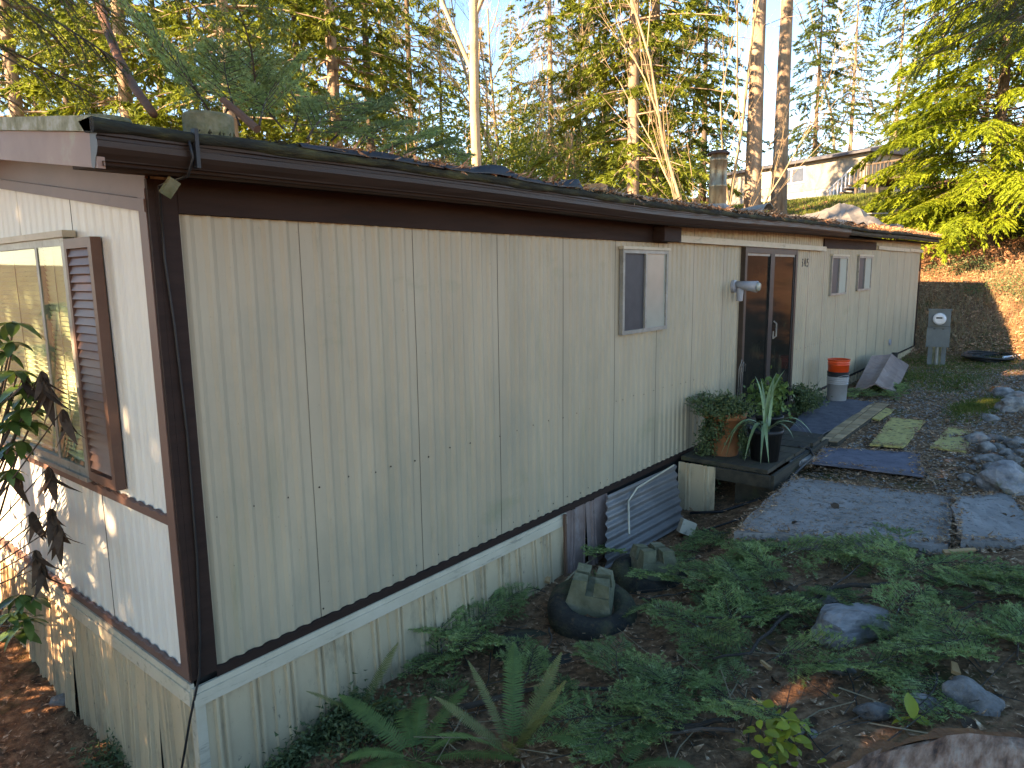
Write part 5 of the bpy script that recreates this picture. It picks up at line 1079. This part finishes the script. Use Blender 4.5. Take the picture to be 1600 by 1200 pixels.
# ------------------------------------------------------------------ ferns
def frond(L,arch,n,w,mat,seed):
    g=random.Random(seed); mb=MB(); 
    def C(t): return Vector((L*t*(1-.18*arch*t),0,L*(.62*t-arch*.62*t*t)))
    mb.tube([C(t) for t in np.linspace(0,1,9)],[.003*(1.1-t) for t in np.linspace(0,1,9)],4,False)
    for i in range(n):
        t=.14+.86*i/n; c=C(t); d=(C(min(1,t+.02))-C(t-.02)).normalized(); ln=w*math.sin(min(1,(1.02-t)*2.2)*PI/2)*(.65+.35*min(1,t*4))
        for s in (-1,1):
            e=(Vector((0,s,0))*1+d*.32+Vector((0,0,-.12+g.uniform(-.1,.1)))).normalized(); b=L/n*.42
            tip=c+e*ln; mid=c+e*ln*.55
            mb.add([c-d*b*.9,c+d*b*.9,mid+d*b*.8,tip,mid-d*b*.7],[(0,1,2,4),(4,2,3)])
    return mb.mesh('frond',mat)
FR=[frond(.75,.5,38,.085,m_fern,1),frond(.65,.85,36,.08,m_fern,2),frond(.8,.25,40,.07,m_fernd,3),frond(.6,1.05,34,.085,m_fern,4)]
def fern(u,v,n,sc,label,kinds=(0,1,3),up=0,a0=None,aw=2*PI,z=0):
    p=gnd(u,v); t=thing('sword_fern',label,'fern',(p.x,p.y,p.z+z))
    for i in range(n):
        k=kinds[i%len(kinds)]; a=(0 if a0 is None else a0)+aw*(i+rnd.uniform(-.3,.3))/n
        rel('frond',FR[k],t,(0,0,0),(rnd.uniform(-.3,.3),-up+rnd.uniform(-.25,.15),a),sc*rnd.uniform(.75,1.1))
    return t
fern(650,1190,11,.75,'sword fern with glossy arching fronds at the bottom edge in front of the skirting')
fern(800,1185,9,.75,'sword fern with one bright upright frond at the bottom centre',(2,0,2),.35)
fern(560,1120,6,.55,'olive sword fern close to the skirting left of centre',(2,2,1),.2)
fern(430,1150,6,.5,'small fern with a single curled frond beside the near skirting corner',(0,2),.5)
fern(960,1210,7,.7,'blue green fern spreading flat along the bottom edge right of centre',(1,3),-.15)
fern(1220,1215,5,.6,'low fern at the bottom edge under the yellow leaves',(1,3),-.1)
# low green cover by the near corner
gx=[gnd(u,v) for u,v in ((430,1170),(480,1120),(520,1140),(380,1190),(560,1160),(600,1130),(230,1195),(180,1190),(280,1195))]
n=5200; i=nrg.integers(0,len(gx),n); X=np.array([g.x for g in gx])[i]+nrg.normal(0,.10,n); Y=np.array([g.y for g in gx])[i]+nrg.normal(0,.08,n); Y=np.where((X>-.02)&(Y>-.06),-.08-nrg.random(n)*.1,Y); Z=GZ(X,Y)+np.abs(nrg.normal(0,.07,n)); D=nrg.normal(0,1,(n,3)); D[:,2]*=.5; D/=np.linalg.norm(D,axis=1,keepdims=True)
v,f=tris(np.stack([X,Y,Z],1),D,nrg.uniform(.02,.04,n),nrg.uniform(.006,.011,n),nrg.normal(0,1,(n,3))); single('ground_cover',npmesh('ground_cover',v,f,m_ivy),None,'low leafy green ground cover around the near corner of the skirting','ground cover',kind='stuff')
# yellow green leaves at the bottom
def leaf_mesh(L,w,curl,mat,name='leaf'):
    mb=MB(); rows=[]
    for i in range(6):
        t=i/5; ww=w*math.sin(PI*min(1,t*.93+.06))**.8; x=L*t; z=-curl*L*t*t; rows.append([(x,-ww,z+ww*.25),(x,0,z),(x,ww,z+ww*.25)])
    return mb.grid(rows).mesh(name,mat,True)
yl=leaf_mesh(.075,.028,.3,m_ylf)
yp=gnd(1225,1185); ypl=thing('maple_seedling','low plant with yellow green leaves at the bottom edge left of the stump','plant',(yp.x,yp.y,yp.z))
for i in range(60):
    a=rnd.uniform(0,6.3); r=abs(rnd.gauss(0,.14)); rel('leaf',yl,ypl,(r*math.cos(a)*1.3,r*math.sin(a)*.8,.05+rnd.uniform(.0,.13)),(rnd.uniform(-.6,.6),rnd.uniform(-.5,.5),rnd.uniform(0,6.3)),rnd.uniform(.45,.95))
part('stem',MB().tube([(yp.x,yp.y,yp.z-.03),(yp.x+.03,yp.y,yp.z+.08),(yp.x+.12,yp.y-.05,yp.z+.12)],.004,4).tube([(yp.x,yp.y,yp.z-.03),(yp.x-.08,yp.y+.03,yp.z+.1)],.004,4),m_twig,ypl)
yl2=leaf_mesh(.12,.035,.15,m_ylf); yq=gnd(1440,1140)
yq2=thing('yellow_leaf_sprig','yellow leaf sprig standing in front of the stump rim','leaf',yq+Vector((-.02,.04,.02)))
for a_,b_,c_ in ((.3,-.7,1.),(2.2,.2,.8),(-1.2,.1,.7)): rel('leaf',yl2,yq2,(0,0,.02),(.4,b_,a_),c_)
# scattered dead maple leaves
dl_=leaf_mesh(.07,.03,.4,m_dead)
for i in range(70):
    u=rnd.uniform(620,1590); v=rnd.uniform(870,1180); p=gnd(u,v)
    if p.y>-.1: continue
    single('dead_leaf',dl_,None,'curled brown dead leaf lying on the yard','leaf',(p.x,p.y,p.z+.03),'dead leaves on the yard',rot=(rnd.uniform(-.6,.6),rnd.uniform(-.5,.5),rnd.uniform(0,6.3)),scale=rnd.uniform(.7,1.2))
for (u,v) in ((1565,805),(1430,860),(1300,790),(1250,820)): 
    p=at(u,v,-.14); single('dead_leaf',dl_,None,'reddish dead leaf lying on the concrete','leaf',p+Vector((0,0,.02)),'dead leaves on the slabs',rot=(.2,.1,rnd.uniform(0,6)),scale=1.2)
def edge_litter(pix,z,n,label,out=.05):
    P=[at(u,v,z) for u,v in pix]; c=sum(P,Vector())/len(P); A=[]
    for i in range(n):
        k=rnd.randrange(len(P)); p=P[k].lerp(P[(k+1)%len(P)],rnd.random()); d=(p-c).normalized(); q=p+d*rnd.gauss(.01,out); inside=(q-c).length<(p-c).length
        A.append((q.x,q.y,(z+.006 if inside else max(G(q.x,q.y),z-.06))+rnd.uniform(.002,.02)))
    A=np.array(A); a=nrg.uniform(0,6.3,n); D=np.stack([np.cos(a),np.sin(a),nrg.normal(.03,.25,n)],1); D/=np.linalg.norm(D,axis=1,keepdims=True)
    v,f=tris(A,D,nrg.uniform(.02,.08,n),nrg.uniform(.002,.013,n),np.array([0,0,1.])[None]+nrg.normal(0,.4,(n,3))); single('edge_litter',npmesh('edge_litter',v,f,m_litter),None,label,'litter',kind='stuff')
edge_litter([(1238,745),(1147,830),(1480,852),(1492,776)],zs,1500,'leaf bits banked along the edges of the large slab')
edge_litter([(1488,776),(1500,845),(1640,850),(1580,768)],-.12,900,'leaf bits banked along the edges of the small slab')
edge_litter([(1285,699),(1268,722),(1444,743),(1436,707)],zb,900,'leaf bits along the edges of the blue runner')
edge_litter([(1392,652),(1360,694),(1412,698),(1446,657)],zy,500,'leaf bits along the edges of the largest yellow board')
edge_litter([(1482,667),(1454,698),(1510,706),(1517,672)],zy,500,'leaf bits along the edges of the flaked yellow board')
# needles and debris on the slab
n=1600; A_,B_=at(1238,745,zs),at(1147,830,zs); C_,D_=at(1480,852,zs),at(1492,776,zs); s=nrg.random(n);t=nrg.random(n)
P=np.array(A_)*((1-s)*(1-t))[:,None]+np.array(B_)*(s*(1-t))[:,None]+np.array(C_)*(s*t)[:,None]+np.array(D_)*((1-s)*t)[:,None]; P[:,2]+=nrg.uniform(.006,.012,n); a=nrg.uniform(0,6.3,n); D=np.stack([np.cos(a),np.sin(a),nrg.normal(0,.08,n)],1)
v,f=tris(P,D,nrg.uniform(.015,.07,n),nrg.uniform(.001,.006,n),np.tile([0,0,1.],(n,1))); single('slab_litter',npmesh('slab_litter',v,f,m_litter),None,'needles and leaf bits scattered on the concrete slab','litter',kind='stuff')

# ------------------------------------------------------------------ rhododendron at the left edge
for i,(x_,y_,sc_) in enumerate([(-2.7,2.3,1),(-3.3,3.6,1.15)]):  # unseen shrubs added to shade the ground and skirting by the end wall
    if i==0: rbm=bush(14,1.0,1.7,2600,m_rhod,(.15,.03))
    single('shrub',rbm,None,('broad leaved shrub off the end wall, nearer of two unseen ones added for shade','broad leaved shrub off the end wall, farther of two unseen ones added for shade','broad leaved shrub off the end wall, nearest of three unseen ones added for shade')[i],'shrub',(x_,y_,G(x_,y_)-.05),rot=(0,0,i*2),scale=sc_)
rh=thing('rhododendron','rhododendron with glossy green leaves and clumps of dried brown leaves at the left edge','shrub',(-.9,2.0,G(-.9,2)))
gl=leaf_mesh(.15,.030,.35,m_rhod); dd_=leaf_mesh(.12,.024,1.3,m_dead,'dried_leaf')
R0=rh.location.copy(); smb=MB(); 
def whorl(P,n,me,name,drop,sc,hang=False):
    for i in range(n):
        a=2*PI*i/n+rnd.uniform(-.3,.3); rel(name,me,rh,P-R0,(rnd.uniform(-.3,.3),(1.15 if hang else drop)+rnd.uniform(-.35,.35),a),sc*rnd.uniform(.8,1.15))
def rp(u,v,x): d=ray(u,v); return Vector(CAM+d*(x-CAM[0])/d[0])
gre=[(20,505,-.25),(18,535,-.3),(5,550,-.25),(25,580,-.3),(40,600,-.25),(15,620,-.3),(35,640,-.3),(50,600,-.22),(15,660,-.35),(45,660,-.25),(10,700,-.3),(30,690,-.28),(15,735,-.3),(30,930,-.35),(15,960,-.4),(40,970,-.35),(50,935,-.3),(25,985,-.38),(-20,600,-.3),(-30,700,-.35),(-20,520,-.3),(-30,900,-.4),(-40,800,-.4),(-60,640,-.35),(-70,740,-.4),(-80,550,-.3),(-60,480,-.3)]
root=Vector((-.35,3.1,R0.z+.1))
for k,(u,v,x) in enumerate(gre):
    P=rp(u,v,x); whorl(P,7 if u>-10 else 9,gl,'leaf',.25,rnd.uniform(.8,1.05)); mid=root.lerp(P,.55)+Vector((rnd.uniform(-.1,.05),rnd.uniform(-.05,.15),.05)); smb.tube([root,mid,P+Vector((0,0,-.03)),P],[.012,.008,.005,.004],5,False)
for (u,v,x,n_) in [(38,585,-.28,4),(65,580,-.25,7),(70,600,-.25,5),(98,640,-.22,5),(75,730,-.22,5),(50,800,-.25,8),(80,795,-.22,8),(90,820,-.22,7),(55,860,-.28,6),(65,885,-.27,7),(25,740,-.28,3)]:
    P=rp(u,v,x); whorl(P,n_,dd_,'dried_leaf',1.1,1.0,True); mid=root.lerp(P,.6)+Vector((-.08,.06,.08)); smb.tube([root,mid,P],[.010,.006,.003],5,False)
part('stem',smb,m_stick,rh,True)
S.render.film_transparent=False
